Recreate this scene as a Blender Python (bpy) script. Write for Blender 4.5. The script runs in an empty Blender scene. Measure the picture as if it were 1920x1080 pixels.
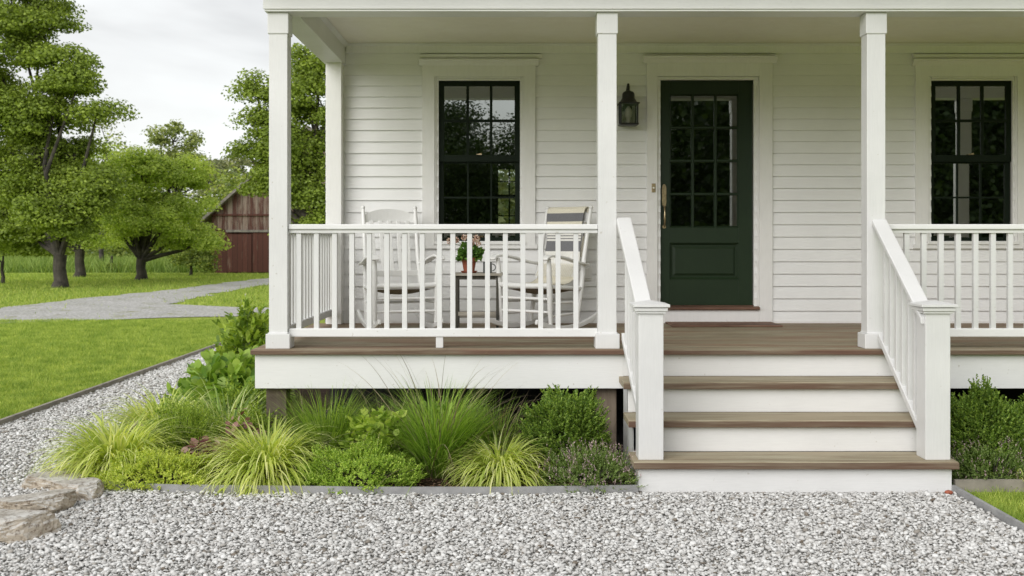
import bpy, math, random
import numpy as np
from mathutils import Vector, Matrix, noise as mnoise
rng = np.random.default_rng(7)
random.seed(7)
sc = bpy.context.scene
COL = sc.collection
R = math.radians
EYE = 1.564; F = 2050.0
def XX(px, Y): return (px - 960) / F * Y
def ZZ(py, Y): return EYE - (py - 450) / F * Y
# ------------------------------------------------------------------ materials
def new_mat(name):
    m = bpy.data.materials.new(name); m.use_nodes = True
    nt = m.node_tree; nt.nodes.clear()
    out = nt.nodes.new('ShaderNodeOutputMaterial')
    return m, nt, out
def N(nt, t, **kw):
    n = nt.nodes.new(t)
    for k, v in kw.items():
        if k.startswith('in_'):
            key = k[3:]
            key = int(key) if key.isdigit() else key.replace('_', ' ')
            n.inputs[key].default_value = v
        else: setattr(n, k, v)
    return n
def L(nt, a, b): nt.links.new(a, b)
def ramp(nt, fac, stops):
    r = nt.nodes.new('ShaderNodeValToRGB')
    els = r.color_ramp.elements
    while len(els) < len(stops): els.new(0.5)
    for e, (p, c) in zip(els, stops):
        e.position = p; e.color = (c[0], c[1], c[2], 1) if not isinstance(c, (int, float)) else (c, c, c, 1)
    L(nt, fac, r.inputs[0]); return r.outputs[0]
def mixc(nt, fac, a, b, mode='MIX'):
    n = nt.nodes.new('ShaderNodeMix'); n.data_type = 'RGBA'; n.blend_type = mode
    for sock, v in ((n.inputs[0], fac), (n.inputs[6], a), (n.inputs[7], b)):
        if isinstance(v, (int, float)): sock.default_value = v
        elif isinstance(v, tuple): sock.default_value = (v[0], v[1], v[2], 1)
        else: L(nt, v, sock)
    return n.outputs[2]
def coords(nt, scale=(1,1,1), rot=(0,0,0)):
    tc = nt.nodes.new('ShaderNodeTexCoord'); mp = nt.nodes.new('ShaderNodeMapping')
    mp.inputs['Scale'].default_value = scale; mp.inputs['Rotation'].default_value = rot
    L(nt, tc.outputs['Object'], mp.inputs[0]); return mp.outputs[0]
def noise(nt, co, scale, detail=4, rough=.55, dist=0):
    n = N(nt, 'ShaderNodeTexNoise'); n.inputs['Scale'].default_value = scale
    n.inputs['Detail'].default_value = detail; n.inputs['Roughness'].default_value = rough
    n.inputs['Distortion'].default_value = dist
    L(nt, co, n.inputs['Vector']); return n.outputs['Fac']
def bump(nt, h, strength=.3, dist=.01):
    b = N(nt, 'ShaderNodeBump'); b.inputs['Strength'].default_value = strength; b.inputs['Distance'].default_value = dist
    L(nt, h, b.inputs['Height']); return b.outputs[0]
def pbsdf(nt, out, color, rough=.5, normal=None, metallic=0, spec=.5):
    p = N(nt, 'ShaderNodeBsdfPrincipled')
    if isinstance(color, tuple): p.inputs['Base Color'].default_value = (*color, 1)
    else: L(nt, color, p.inputs['Base Color'])
    if isinstance(rough, (int, float)): p.inputs['Roughness'].default_value = rough
    else: L(nt, rough, p.inputs['Roughness'])
    p.inputs['Metallic'].default_value = metallic
    p.inputs['Specular IOR Level'].default_value = spec
    if normal is not None: L(nt, normal, p.inputs['Normal'])
    if out is not None: L(nt, p.outputs[0], out.inputs[0])
    return p
def paint(name, c1, c2, grain=(2,2,30), rough=.45, specks=True, bs=.15, spec=.5):
    m, nt, out = new_mat(name)
    co = coords(nt)
    n1 = noise(nt, co, 2.2, 5)
    col = ramp(nt, n1, [(.35, c1), (.7, c2)])
    n2 = noise(nt, coords(nt, grain), 6, 4)
    col = mixc(nt, .12, col, ramp(nt, n2, [(.3, tuple(x*.75 for x in c1)), (.6, c2)]))
    if specks:
        n3 = noise(nt, co, 28, 2)
        col = mixc(nt, ramp(nt, n3, [(.72, 0.), (.77, .55)]), col, (.45,.42,.36))
    pbsdf(nt, out, col, rough, bump(nt, n2, bs, .004), spec=spec)
    return m
M = {}
M['white'] = paint('white_paint', (.64,.64,.635), (.72,.72,.715), (30,30,1.5))
M['white_h'] = paint('white_paint_along', (.72,.72,.715), (.78,.78,.775), (1.5,25,25))
M['siding'] = paint('clapboard_paint', (.79,.79,.785), (.85,.85,.845), (1.2,2,25), .5, False, .2)
M['trim'] = paint('trim_paint', (.78,.775,.76), (.83,.825,.81), (8,8,1.5), .45, False)
M['ceil'] = paint('ceiling_paint', (.86,.82,.72), (.88,.85,.76), (2,2,2), .5, False)
M['chair'] = paint('chair_paint', (.78,.78,.765), (.84,.84,.83), (6,6,6), .35, False)
M['green'] = paint('green_door_paint', (.011,.024,.010), (.015,.031,.013), (6,6,2), .38, False, .08, spec=.35)
M['sash'] = paint('dark_green_sash', (.006,.012,.006), (.008,.015,.008), (6,6,2), .55, False, .08, spec=.15)
M['black'] = paint('black_metal', (.008,.009,.009), (.014,.014,.014), (6,6,6), .4, False, .05)

def wood(name, stops, axis_scale, plank=None, pl_axis=1, rough=.75, wet=None):
    m, nt, out = new_mat(name)
    co = coords(nt)
    g = noise(nt, coords(nt, axis_scale), 3, 8, .65, .4)
    col = ramp(nt, g, stops)
    n2 = noise(nt, coords(nt, (.5,2.2,2.2)) , 1.7, 5)
    col = mixc(nt, ramp(nt, n2, [(.45, 0.), (.58, .8)]), col, wet or tuple(x*.7 for x in stops[0][1]))
    h = g
    if plank:
        sx = N(nt, 'ShaderNodeSeparateXYZ'); L(nt, co, sx.inputs[0])
        dv = N(nt, 'ShaderNodeMath', operation='MULTIPLY'); L(nt, sx.outputs[pl_axis], dv.inputs[0]); dv.inputs[1].default_value = 1/plank
        fl = N(nt, 'ShaderNodeMath', operation='FLOOR'); L(nt, dv.outputs[0], fl.inputs[0])
        wn = N(nt, 'ShaderNodeTexWhiteNoise', noise_dimensions='1D'); L(nt, fl.outputs[0], wn.inputs['W'])
        col = mixc(nt, .35, col, ramp(nt, wn.outputs['Value'], [(0, (.35,.3,.25)), (1, (1,1,1))]), 'MULTIPLY')
        fr = N(nt, 'ShaderNodeMath', operation='FRACT'); L(nt, dv.outputs[0], fr.inputs[0])
        pp = N(nt, 'ShaderNodeMath', operation='PINGPONG'); L(nt, fr.outputs[0], pp.inputs[0]); pp.inputs[1].default_value = .5
        groove = ramp(nt, pp.outputs[0], [(.0, 0.), (.045, 1.)])
        col = mixc(nt, groove, (.03,.024,.018), col)
    pbsdf(nt, out, col, rough, bump(nt, h, .35, .006))
    return m
DK = [(.30, (.10,.07,.045)), (.42, (.23,.18,.115)), (.55, (.36,.32,.22)), (.72, (.50,.46,.35))]
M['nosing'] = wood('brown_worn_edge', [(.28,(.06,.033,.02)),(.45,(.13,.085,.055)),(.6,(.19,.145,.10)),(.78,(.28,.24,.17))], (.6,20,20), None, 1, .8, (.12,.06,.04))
M['deck'] = wood('weathered_deck_wood', DK, (.5,16,16), .135, 1, .72, (.26,.16,.10))
M['tread'] = wood('weathered_tread_wood', DK, (.5,18,18), None, 1, .72, (.34,.28,.19))
M['step'] = wood('red_brown_wood', [(.25,(.10,.045,.028)),(.5,(.19,.10,.065)),(.75,(.28,.19,.13))], (.8,10,10), None, 1, .7)
M['pier'] = wood('grey_brown_timber', [(.25,(.12,.09,.065)),(.5,(.22,.17,.125)),(.75,(.32,.26,.20))], (9,9,.8))
M['table'] = wood('greyed_table_wood', [(.25,(.22,.20,.16)),(.5,(.40,.37,.31)),(.75,(.55,.52,.45))], (1.5,12,12))
M['leg'] = wood('dark_table_wood', [(.25,(.03,.03,.025)),(.5,(.07,.065,.05)),(.75,(.14,.13,.11))], (12,12,1.5))
def barnmat(name, red, worn, lo, hi):
    m, nt, out = new_mat(name)
    co = coords(nt)
    sx = N(nt, 'ShaderNodeSeparateXYZ'); L(nt, co, sx.inputs[0])
    dv = N(nt, 'ShaderNodeMath', operation='MULTIPLY'); L(nt, sx.outputs[0], dv.inputs[0]); dv.inputs[1].default_value = 1/.24
    fl = N(nt, 'ShaderNodeMath', operation='FLOOR'); L(nt, dv.outputs[0], fl.inputs[0])
    wn = N(nt, 'ShaderNodeTexWhiteNoise', noise_dimensions='1D'); L(nt, fl.outputs[0], wn.inputs['W'])
    st = noise(nt, coords(nt, (5,5,.5)), 2.2, 6, .7)
    ad = N(nt, 'ShaderNodeMath', operation='MULTIPLY_ADD'); L(nt, wn.outputs['Value'], ad.inputs[0]); ad.inputs[1].default_value = .16; L(nt, st, ad.inputs[2])
    col = mixc(nt, ramp(nt, ad.outputs[0], [(lo, 0.), (hi, 1.)]), red, worn)
    col = mixc(nt, .4, col, ramp(nt, wn.outputs['Value'], [(0, (.45,.45,.45)), (1, (1,1,1))]), 'MULTIPLY')
    fr = N(nt, 'ShaderNodeMath', operation='FRACT'); L(nt, dv.outputs[0], fr.inputs[0])
    pp = N(nt, 'ShaderNodeMath', operation='PINGPONG'); L(nt, fr.outputs[0], pp.inputs[0]); pp.inputs[1].default_value = .5
    col = mixc(nt, ramp(nt, pp.outputs[0], [(.0, 0.), (.07, 1.)]), (.015,.01,.008), col)
    pbsdf(nt, out, col, .85, bump(nt, st, .4, .03))
    return m
M['barn'] = barnmat('red_barn_boards', (.105,.034,.024), (.24,.18,.14), .66, .85)
M['barn_g'] = barnmat('worn_barn_boards', (.11,.042,.03), (.27,.21,.17), .48, .66)
def plain(name, c, rough=.6, metallic=0, var=.15, scale=20):
    m, nt, out = new_mat(name)
    n1 = noise(nt, coords(nt), scale, 4)
    col = ramp(nt, n1, [(.3, tuple(x*(1-var) for x in c)), (.7, tuple(x*(1+var) for x in c))])
    pbsdf(nt, out, col, rough, bump(nt, n1, .1, .003), metallic); return m
M['brass'] = plain('aged_brass', (.42,.33,.20), .3, .9, .3, 60)
M['terracotta'] = plain('terracotta', (.30,.085,.045), .8, 0, .2, 40)
M['mug'] = plain('dark_glazed_mug', (.09,.10,.10), .3, 0, .3, 60)
M['roof'] = plain('roof_shingle', (.10,.10,.10), .85, 0, .4, 9)
M['roofm'] = plain('weathered_roof_edge', (.20,.18,.16), .8, 0, .4, 9)
M['edging'] = plain('grey_edging', (.30,.30,.30), .7, 0, .2, 12)
M['edging_w'] = plain('worn_wood_edging', (.26,.235,.20), .85, 0, .25, 10)
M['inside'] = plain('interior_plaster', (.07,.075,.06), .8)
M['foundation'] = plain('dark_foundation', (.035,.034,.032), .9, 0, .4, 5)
M['cloth_cream'] = plain('cream_cloth', (.72,.68,.56), .95, 0, .12, 160)
M['cloth_grey'] = plain('grey_cloth', (.17,.17,.18), .95, 0, .15, 160)
M['cloth_white'] = plain('white_cloth', (.76,.75,.71), .95, 0, .08, 160)
M['bulb'] = plain('frosted_bulb', (.8,.78,.7), .3)
M['stem'] = plain('green_stem', (.10,.16,.05), .6)
M['bark'] = wood('bark', [(.25,(.045,.038,.03)),(.5,(.10,.085,.068)),(.75,(.19,.165,.135))], (6,6,1.2), None, 1, .9)
M['bark_b'] = wood('dark_bark', [(.25,(.03,.026,.022)),(.5,(.06,.052,.042)),(.75,(.11,.095,.08))], (6,6,1.2), None, 1, .9)
# woven seat
def woven():
    m, nt, out = new_mat('woven_rush')
    w1 = N(nt, 'ShaderNodeTexWave', bands_direction='X'); w1.inputs['Scale'].default_value = 22; L(nt, coords(nt), w1.inputs[0])
    w2 = N(nt, 'ShaderNodeTexWave', bands_direction='Y'); w2.inputs['Scale'].default_value = 22; L(nt, coords(nt), w2.inputs[0])
    h = N(nt, 'ShaderNodeMath', operation='MULTIPLY'); L(nt, w1.outputs['Fac'], h.inputs[0]); L(nt, w2.outputs['Fac'], h.inputs[1])
    n1 = noise(nt, coords(nt), 25, 4)
    col = mixc(nt, n1, (.20,.15,.09), (.42,.35,.22))
    col = mixc(nt, ramp(nt, h.outputs[0], [(0,0.),(.4,1.)]), (.10,.075,.045), col)
    pbsdf(nt, out, col, .8, bump(nt, h.outputs[0], .6, .005)); return m
M['rush'] = woven()
# glass: thin pane, partly mirror, partly see-through
def glass(name, base=.10, k=1.0, tint=(.62,.70,.62), wavy=.0):
    m, nt, out = new_mat(name)
    fr = N(nt, 'ShaderNodeFresnel'); fr.inputs['IOR'].default_value = 1.5
    ad = N(nt, 'ShaderNodeMath', operation='MULTIPLY_ADD'); L(nt, fr.outputs[0], ad.inputs[0]); ad.inputs[1].default_value = k; ad.inputs[2].default_value = base
    ad.use_clamp = True
    gl = N(nt, 'ShaderNodeBsdfGlossy'); gl.inputs['Roughness'].default_value = .0; gl.inputs['Color'].default_value = (.95,1,.96,1)
    n1 = noise(nt, coords(nt), 3.0, 2)
    L(nt, bump(nt, n1, wavy, .01), gl.inputs['Normal'])
    tr = N(nt, 'ShaderNodeBsdfTransparent'); tr.inputs['Color'].default_value = (*tint, 1)
    mx = N(nt, 'ShaderNodeMixShader'); L(nt, ad.outputs[0], mx.inputs[0]); L(nt, tr.outputs[0], mx.inputs[1]); L(nt, gl.outputs[0], mx.inputs[2])
    L(nt, mx.outputs[0], out.inputs[0]); return m
M['glass'] = glass('window_glass', .30, 1.2, wavy=.004)
M['glass_d'] = glass('door_glass', .17, 1.1, wavy=.006)
M['glass_l'] = glass('lantern_glass', .22, 1.0, (.85,.85,.8))
# leaves: random colour per leaf
def leaf(name, stops, trans=.35, rough=.5, spec=.35, gain=(1,1,1), ns=1.3, lowf=(.74,.78,.72)):
    stops = [(p, tuple(min(.88, c*g) for c, g in zip(col, gain))) for p, col in stops]
    m, nt, out = new_mat(name)
    g = N(nt, 'ShaderNodeNewGeometry')
    col = ramp(nt, g.outputs['Random Per Island'], stops)
    n1 = noise(nt, coords(nt), ns, 4)
    col = mixc(nt, .6, col, ramp(nt, n1, [(.38,lowf),(.62,(1.,1.,1.))]), 'MULTIPLY')
    p = pbsdf(nt, None, col, rough, spec=spec)
    t = N(nt, 'ShaderNodeBsdfTranslucent'); L(nt, mixc(nt, 1., col, (1.25,1.25,.6), 'MULTIPLY'), t.inputs[0])
    mx = N(nt, 'ShaderNodeMixShader'); mx.inputs[0].default_value = trans
    L(nt, p.outputs[0], mx.inputs[1]); L(nt, t.outputs[0], mx.inputs[2]); L(nt, mx.outputs[0], out.inputs[0])
    return m
def st3(a, b, c): return [(.1, a), (.5, b), (.95, c)]
M['maple'] = leaf('maple_leaves', st3((.055,.105,.016),(.085,.16,.024),(.125,.22,.038)), 0.42, gain=(3.1,2.2,2.1), ns=.9, lowf=(.6,.66,.6))
M['apple'] = leaf('apple_leaves', st3((.10,.165,.035),(.14,.235,.05),(.19,.29,.075)), 0.5, gain=(3.7,2.75,2.9), ns=.9, lowf=(.6,.66,.6))
M['tall'] = leaf('tall_tree_leaves', st3((.10,.14,.04),(.17,.22,.07),(.26,.30,.11)), gain=(1.6,1.5,1.4))
M['far'] = leaf('far_leaves', st3((.10,.13,.06),(.15,.18,.085),(.22,.24,.13)), gain=(1.5,1.4,1.3))
M['woods'] = leaf('woods_leaves', st3((.06,.11,.025),(.11,.19,.04),(.19,.28,.07)), 0.4, gain=(2.3,1.75,1.7))
M['darkwoods'] = leaf('dark_woods_leaves', st3((.03,.055,.015),(.05,.085,.022),(.08,.12,.035)), .2)
M['hakone'] = leaf('hakone_blades', st3((.23,.34,.05),(.40,.52,.09),(.60,.68,.20)), 0.45, .5, gain=(1.72,1.46,2.3))
M['varieg'] = leaf('variegated_blades', st3((.10,.19,.04),(.26,.38,.10),(.52,.58,.30)), 0.4, gain=(1.5,1.4,1.4))
M['fescue'] = leaf('green_blades', st3((.06,.13,.02),(.12,.23,.035),(.20,.33,.06)), 0.45, gain=(2.1,1.7,1.6))
M['fountain'] = leaf('fountain_blades', st3((.08,.16,.02),(.17,.29,.045),(.28,.42,.08)), 0.45, gain=(1.75,1.6,1.6))
M['plume'] = leaf('tan_seed_stems', st3((.10,.08,.05),(.20,.16,.10),(.34,.28,.19)), .2, .7, gain=(1.4,1.4,1.4))
M['sedum'] = leaf('sedum_leaves', st3((.22,.32,.05),(.36,.47,.09),(.50,.60,.15)), 0.4, gain=(1.7,1.5,1.5))
M['sedum_d'] = leaf('mat_leaves', st3((.12,.22,.03),(.22,.36,.055),(.34,.48,.09)), 0.4, gain=(2.0,1.7,1.9))
M['feathery'] = leaf('feathery_leaves', st3((.07,.14,.02),(.15,.26,.04),(.25,.38,.07)), 0.4, gain=(2.1,1.7,1.6))
M['box'] = leaf('boxwood_leaves', st3((.045,.09,.018),(.09,.165,.03),(.17,.26,.055)), 0.4, gain=(2.5,2.15,2.1))
M['mint'] = leaf('catmint_leaves', st3((.09,.15,.04),(.15,.23,.07),(.22,.30,.11)), 0.4, gain=(1.6,1.5,1.4))
M['flower_p'] = leaf('dusty_pink_flowers', st3((.25,.18,.20),(.38,.27,.29),(.52,.40,.40)), .2, gain=(1.3,1.3,1.3))
M['flower_g'] = leaf('blush_petals', st3((.55,.30,.26),(.78,.60,.54),(.86,.80,.74)), .25)
M['flower_w'] = leaf('cream_flowers', st3((.5,.46,.36),(.65,.6,.5),(.8,.76,.68)), .2)
M['broad'] = leaf('broad_leaves', st3((.09,.20,.03),(.17,.32,.05),(.27,.43,.09)), 0.4, .45, gain=(1.7,1.4,1.4))
M['broad_y'] = leaf('chartreuse_broad_leaves', st3((.20,.32,.05),(.34,.48,.08),(.46,.58,.14)), 0.4, .45, gain=(1.35,1.25,1.2))
M['geran'] = leaf('geranium_leaves', st3((.04,.11,.02),(.08,.19,.03),(.13,.27,.05)), .3, gain=(1.5,1.3,1.2))
M['heuch'] = leaf('purple_leaves', st3((.09,.03,.03),(.20,.09,.08),(.33,.24,.20)), .15, .5, gain=(1.5,1.5,1.5))
M['brown'] = leaf('brown_litter', st3((.07,.035,.022),(.15,.08,.05),(.26,.17,.12)), .0, .9)
M['dryhead'] = leaf('dry_seed_heads', st3((.16,.12,.09),(.27,.21,.16),(.36,.30,.24)), .0, .9)
M['lawnb'] = leaf('lawn_blades', st3((.12,.22,.025),(.20,.33,.045),(.33,.46,.085)), 0.4, .6, .2, gain=(2.0,1.55,2.4), ns=3.2, lowf=(.32,.48,.26))
M['meadow'] = leaf('meadow_blades', st3((.15,.24,.05),(.25,.35,.08),(.36,.46,.14)), .3, .7, .2)

def groundmat(name, stops, s1, s2, bs, bd, rough=.95, extra=None):
    m, nt, out = new_mat(name)
    co = coords(nt)
    a = noise(nt, co, s1, 6, .7); b = noise(nt, co, s2, 5, .6)
    col = ramp(nt, a, stops)
    col = mixc(nt, .5, col, ramp(nt, b, [(.3, (.6,.62,.55)), (.7, (1.,1.,1.))]), 'MULTIPLY')
    if extra: col = mixc(nt, ramp(nt, noise(nt, co, extra[0], 6, .7), [(extra[1], 0.), (extra[2], 1.)]), col, extra[3])
    pbsdf(nt, out, col, rough, bump(nt, a, bs, bd), spec=.2); return m
M['lawn'] = groundmat('lawn_ground', [(.3,(.17,.235,.03)),(.5,(.29,.365,.055)),(.7,(.42,.50,.10))], 9, .5, .8, .05)
M['drive'] = groundmat('driveway_gravel', [(.32,(.26,.25,.23)),(.5,(.44,.43,.42)),(.66,(.72,.71,.70))], 16, .9, .8, .03, .95, (1.3,.56,.66,(.24,.25,.12)))
M['soil'] = groundmat('dark_mulch', [(.3,(.03,.018,.012)),(.5,(.07,.04,.028)),(.7,(.14,.085,.06))], 40, 3, 1., .03)
M['under'] = groundmat('gravel_bed', [(.35,(.10,.09,.08)),(.5,(.38,.37,.355)),(.65,(.55,.54,.52))], 60, 2, 1., .02)
def gravelmat():
    m, nt, out = new_mat('crushed_stone')
    g = N(nt, 'ShaderNodeNewGeometry')
    col = ramp(nt, g.outputs['Random Per Island'], [(.0,(.16,.13,.10)),(.06,(.36,.34,.31)),(.2,(.51,.50,.485)),(.6,(.63,.625,.61)),(.95,(.74,.74,.73))])
    n1 = noise(nt, coords(nt), 90, 3)
    col = mixc(nt, .5, col, ramp(nt, n1, [(.3,(.72,.71,.69)),(.6,(1.,1.,1.))]), 'MULTIPLY')
    pbsdf(nt, out, col, .85, bump(nt, n1, .3, .003), spec=.3); return m
M['gravel'] = gravelmat()
def rockmat():
    m, nt, out = new_mat('field_stone')
    co = coords(nt)
    a = noise(nt, coords(nt, (1,1,4)), 5, 8, .7, .5); b = noise(nt, co, 2.5, 4)
    col = ramp(nt, a, [(.28,(.17,.13,.10)),(.40,(.36,.33,.28)),(.54,(.54,.51,.46)),(.72,(.70,.68,.64))])
    g = N(nt, 'ShaderNodeNewGeometry'); sx = N(nt, 'ShaderNodeSeparateXYZ'); L(nt, g.outputs['True Normal'], sx.inputs[0])
    col = mixc(nt, ramp(nt, b, [(.42, 0.), (.6, .8)]), col, (.68,.67,.64))
    col = mixc(nt, ramp(nt, noise(nt, co, 38, 6, .7), [(.36,.75),(.48,0.)]), col, (.16,.12,.09))
    side = ramp(nt, sx.outputs[2], [(.35,1.),(.75,0.)])
    col = mixc(nt, side, col, mixc(nt, 1., col, (.82,.73,.62), 'MULTIPLY'))
    pbsdf(nt, out, col, .9, bump(nt, noise(nt, co, 45, 8, .75), 1., .012), spec=.2); return m
M['rock'] = rockmat()

# ------------------------------------------------------------------ object helpers
def props(o, label=None, cat=None, group=None, kind=None):
    if label: o['label'] = label
    if cat: o['category'] = cat
    if group: o['group'] = group
    if kind: o['kind'] = kind
    return o
def empty(name, loc, label, cat, group=None, rz=0):
    o = bpy.data.objects.new(name, None); COL.objects.link(o); o.location = loc; o.rotation_euler = (0,0,rz)
    o.empty_display_size = .2
    return props(o, label, cat, group)
def chain_loc(o):
    v = Vector((0,0,0))
    while o: v += Vector(o.location); o = o.parent
    return v
def link_mesh(name, me, mat, parent=None, label=None):
    o = bpy.data.objects.new(name, me); COL.objects.link(o)
    for m in (mat if isinstance(mat, (list, tuple)) else [mat]): me.materials.append(m)
    if parent: o.parent = parent
    if label: o['label'] = label
    return o
def npmesh(name, V, Fc, mat, parent=None, mi=None, smooth=False, local=False):
    V = np.asarray(V, dtype=np.float32).reshape(-1, 3); Fc = np.asarray(Fc, dtype=np.int32)
    if parent is not None and not local: V = V - np.array(chain_loc(parent), dtype=np.float32)
    me = bpy.data.meshes.new(name)
    n, k = Fc.shape
    me.vertices.add(len(V)); me.vertices.foreach_set('co', V.ravel())
    me.loops.add(n*k); me.loops.foreach_set('vertex_index', Fc.ravel())
    me.polygons.add(n); me.polygons.foreach_set('loop_start', np.arange(0, n*k, k, dtype=np.int32))
    me.polygons.foreach_set('loop_total', np.full(n, k, dtype=np.int32))
    if mi is not None: me.polygons.foreach_set('material_index', np.asarray(mi, dtype=np.int32))
    if smooth: me.polygons.foreach_set('use_smooth', np.ones(n, dtype=bool))
    me.update(); me.validate()
    return link_mesh(name, me, mat, parent)
class MB:
    def __init__(s): s.v = []; s.f = []; s.m = []
    def add(s, vs, fs, mi=0):
        b = len(s.v); s.v += [tuple(v) for v in vs]; s.f += [tuple(b+i for i in f) for f in fs]; s.m += [mi]*len(fs); return s
    def box(s, x0, x1, y0, y1, z0, z1, mi=0):
        vs = [(x,y,z) for z in (z0,z1) for y in (y0,y1) for x in (x0,x1)]
        return s.add(vs, [(0,2,3,1),(4,5,7,6),(0,1,5,4),(2,6,7,3),(0,4,6,2),(1,3,7,5)], mi)
    def hexa(s, a, b, mi=0):      # two quads a (4 pts) and b (4 pts)
        return s.add(list(a)+list(b), [(3,2,1,0),(4,5,6,7),(0,1,5,4),(1,2,6,5),(2,3,7,6),(3,0,4,7)], mi)
    def prism(s, poly, x0, x1, mi=0, axis='x'):   # poly in (y,z) extruded along x; axis 'y': poly in (x,z); axis 'z': poly (x,y)
        n = len(poly)
        f = {'x': lambda p, t: (t, p[0], p[1]), 'y': lambda p, t: (p[0], t, p[1]), 'z': lambda p, t: (p[0], p[1], t)}[axis]
        vs = [f(p, x0) for p in poly] + [f(p, x1) for p in poly]
        fs = [tuple(range(n-1,-1,-1)), tuple(range(n, 2*n))] + [(i, (i+1)%n, n+(i+1)%n, n+i) for i in range(n)]
        return s.add(vs, fs, mi)
    def tube(s, pts, rad, n=10, mi=0, flat=None):
        pts = [Vector(p) for p in pts]
        if isinstance(rad, (int, float)): rad = [rad]*len(pts)
        vs = []; ref = None
        for i, p in enumerate(pts):
            t = (pts[min(i+1, len(pts)-1)] - pts[max(i-1, 0)]).normalized()
            if ref is None: ref = Vector((1,0,0)) if abs(t.x) < .8 else Vector((0,0,1))
            u = (ref - t*ref.dot(t)).normalized(); w = t.cross(u); ref = u
            for k in range(n):
                a = 2*math.pi*k/n
                if flat: vs.append(p + u*(math.cos(a)*flat[0]) + w*(math.sin(a)*flat[1]))
                else: vs.append(p + u*(math.cos(a)*rad[i]) + w*(math.sin(a)*rad[i]))
        m = len(pts)
        fs = [(i*n+k, i*n+(k+1)%n, (i+1)*n+(k+1)%n, (i+1)*n+k) for i in range(m-1) for k in range(n)]
        fs += [tuple(range(n-1,-1,-1)), tuple((m-1)*n+k for k in range(n))]
        return s.add(vs, fs, mi)
    def sweep(s, pts, hw, hh, mi=0):       # rectangular section along a path in the YZ plane (width along x)
        pts = [Vector(p) for p in pts]; vs = []
        for i, p in enumerate(pts):
            t = (pts[min(i+1, len(pts)-1)] - pts[max(i-1, 0)]).normalized()
            u = Vector((1,0,0)); u = (u - t*u.dot(t)).normalized(); w = t.cross(u).normalized()
            for a, b in ((-1,-1),(1,-1),(1,1),(-1,1)): vs.append(p + u*a*hw + w*b*hh)
        m = len(pts)
        fs = [(i*4+k, i*4+(k+1)%4, (i+1)*4+(k+1)%4, (i+1)*4+k) for i in range(m-1) for k in range(4)] + [(3,2,1,0), tuple((m-1)*4+k for k in range(4))]
        return s.add(vs, fs, mi)
    def lathe(s, c, prof, n=20, mi=0):     # prof [(r,z)]
        vs = [(c[0]+r*math.cos(2*math.pi*k/n), c[1]+r*math.sin(2*math.pi*k/n), c[2]+z) for r, z in prof for k in range(n)]
        m = len(prof)
        fs = [(i*n+k, i*n+(k+1)%n, (i+1)*n+(k+1)%n, (i+1)*n+k) for i in range(m-1) for k in range(n)]
        fs += [tuple(range(n-1,-1,-1)), tuple((m-1)*n+k for k in range(n))]
        return s.add(vs, fs, mi)
    def ico(s, c, r, mi=0, n=8):
        return s.lathe(c, [(r*math.sin(math.pi*i/n)+1e-5, -r*math.cos(math.pi*i/n)) for i in range(n+1)], 10, mi)
    def build(s, name, mat, parent=None, bevel=0, smooth=False, label=None):
        off = chain_loc(parent) if parent else Vector((0,0,0))
        me = bpy.data.meshes.new(name)
        me.from_pydata([(v[0]-off.x, v[1]-off.y, v[2]-off.z) for v in s.v], [], s.f)
        me.polygons.foreach_set('material_index', s.m)
        if smooth:
            me.polygons.foreach_set('use_smooth', [True]*len(s.f))
        me.update()
        o = link_mesh(name, me, mat, parent, label)
        if smooth:
            me.set_sharp_from_angle(angle=R(40))
        if bevel:
            b = o.modifiers.new('bevel', 'BEVEL'); b.width = bevel; b.segments = 2; b.limit_method = 'ANGLE'; b.angle_limit = R(40)
        return o
def copy_at(o, parent=None, delta=(0,0,0)):
    c = o.copy(); COL.objects.link(c); c.parent = parent if parent else o.parent
    c.location = Vector(o.location) + Vector(delta); return c
def copy_tree(o, parent=None, delta=(0,0,0)):
    c = o.copy(); COL.objects.link(c); c.parent = parent; c.location = Vector(o.location) + Vector(delta)
    for ch in [x for x in ALLCH(o)]: copy_tree(ch, c)
    return c
def ALLCH(o): return [x for x in bpy.data.objects if x.parent == o]

# ------------------------------------------------------------------ camera, sky, sun
cam = bpy.data.cameras.new('camera'); co_ = bpy.data.objects.new('camera', cam); COL.objects.link(co_)
co_.location = (0,0,EYE); co_.rotation_euler = (R(90),0,0)
cam.lens = F/1920*36; cam.sensor_width = 36; cam.shift_y = -90/1920; cam.clip_end = 2000; cam.clip_start = .05
cam.dof.use_dof = True; cam.dof.focus_distance = 7.8; cam.dof.aperture_fstop = 4.5
sc.camera = co_
w = bpy.data.worlds.new('World'); sc.world = w; w.use_nodes = True
nt = w.node_tree; nt.nodes.clear()
wo = nt.nodes.new('ShaderNodeOutputWorld')
sky = N(nt, 'ShaderNodeTexSky', sky_type='NISHITA'); sky.sun_disc = False
SUN_EL, SUN_AZ = R(26), R(205)
sky.sun_elevation = SUN_EL; sky.sun_rotation = SUN_AZ
b1 = N(nt, 'ShaderNodeBackground'); L(nt, sky.outputs[0], b1.inputs[0]); b1.inputs[1].default_value = .08
tc = N(nt, 'ShaderNodeTexCoord'); mp = N(nt, 'ShaderNodeMapping'); mp.inputs['Scale'].default_value = (1.8,1.8,4.2); mp.inputs['Location'].default_value = (.35,.1,.6)
L(nt, tc.outputs['Generated'], mp.inputs[0])
cl = noise(nt, mp.outputs[0], 1.7, 5, .5, .3)
cc = ramp(nt, cl, [(.42,(.66,.655,.645)),(.53,(.82,.82,.81)),(.62,(.905,.915,.905)),(.74,(.95,.96,.95))])
b2 = N(nt, 'ShaderNodeBackground'); L(nt, cc, b2.inputs[0]); b2.inputs[1].default_value = .73
mx = N(nt, 'ShaderNodeMixShader'); mx.inputs[0].default_value = .88
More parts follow.
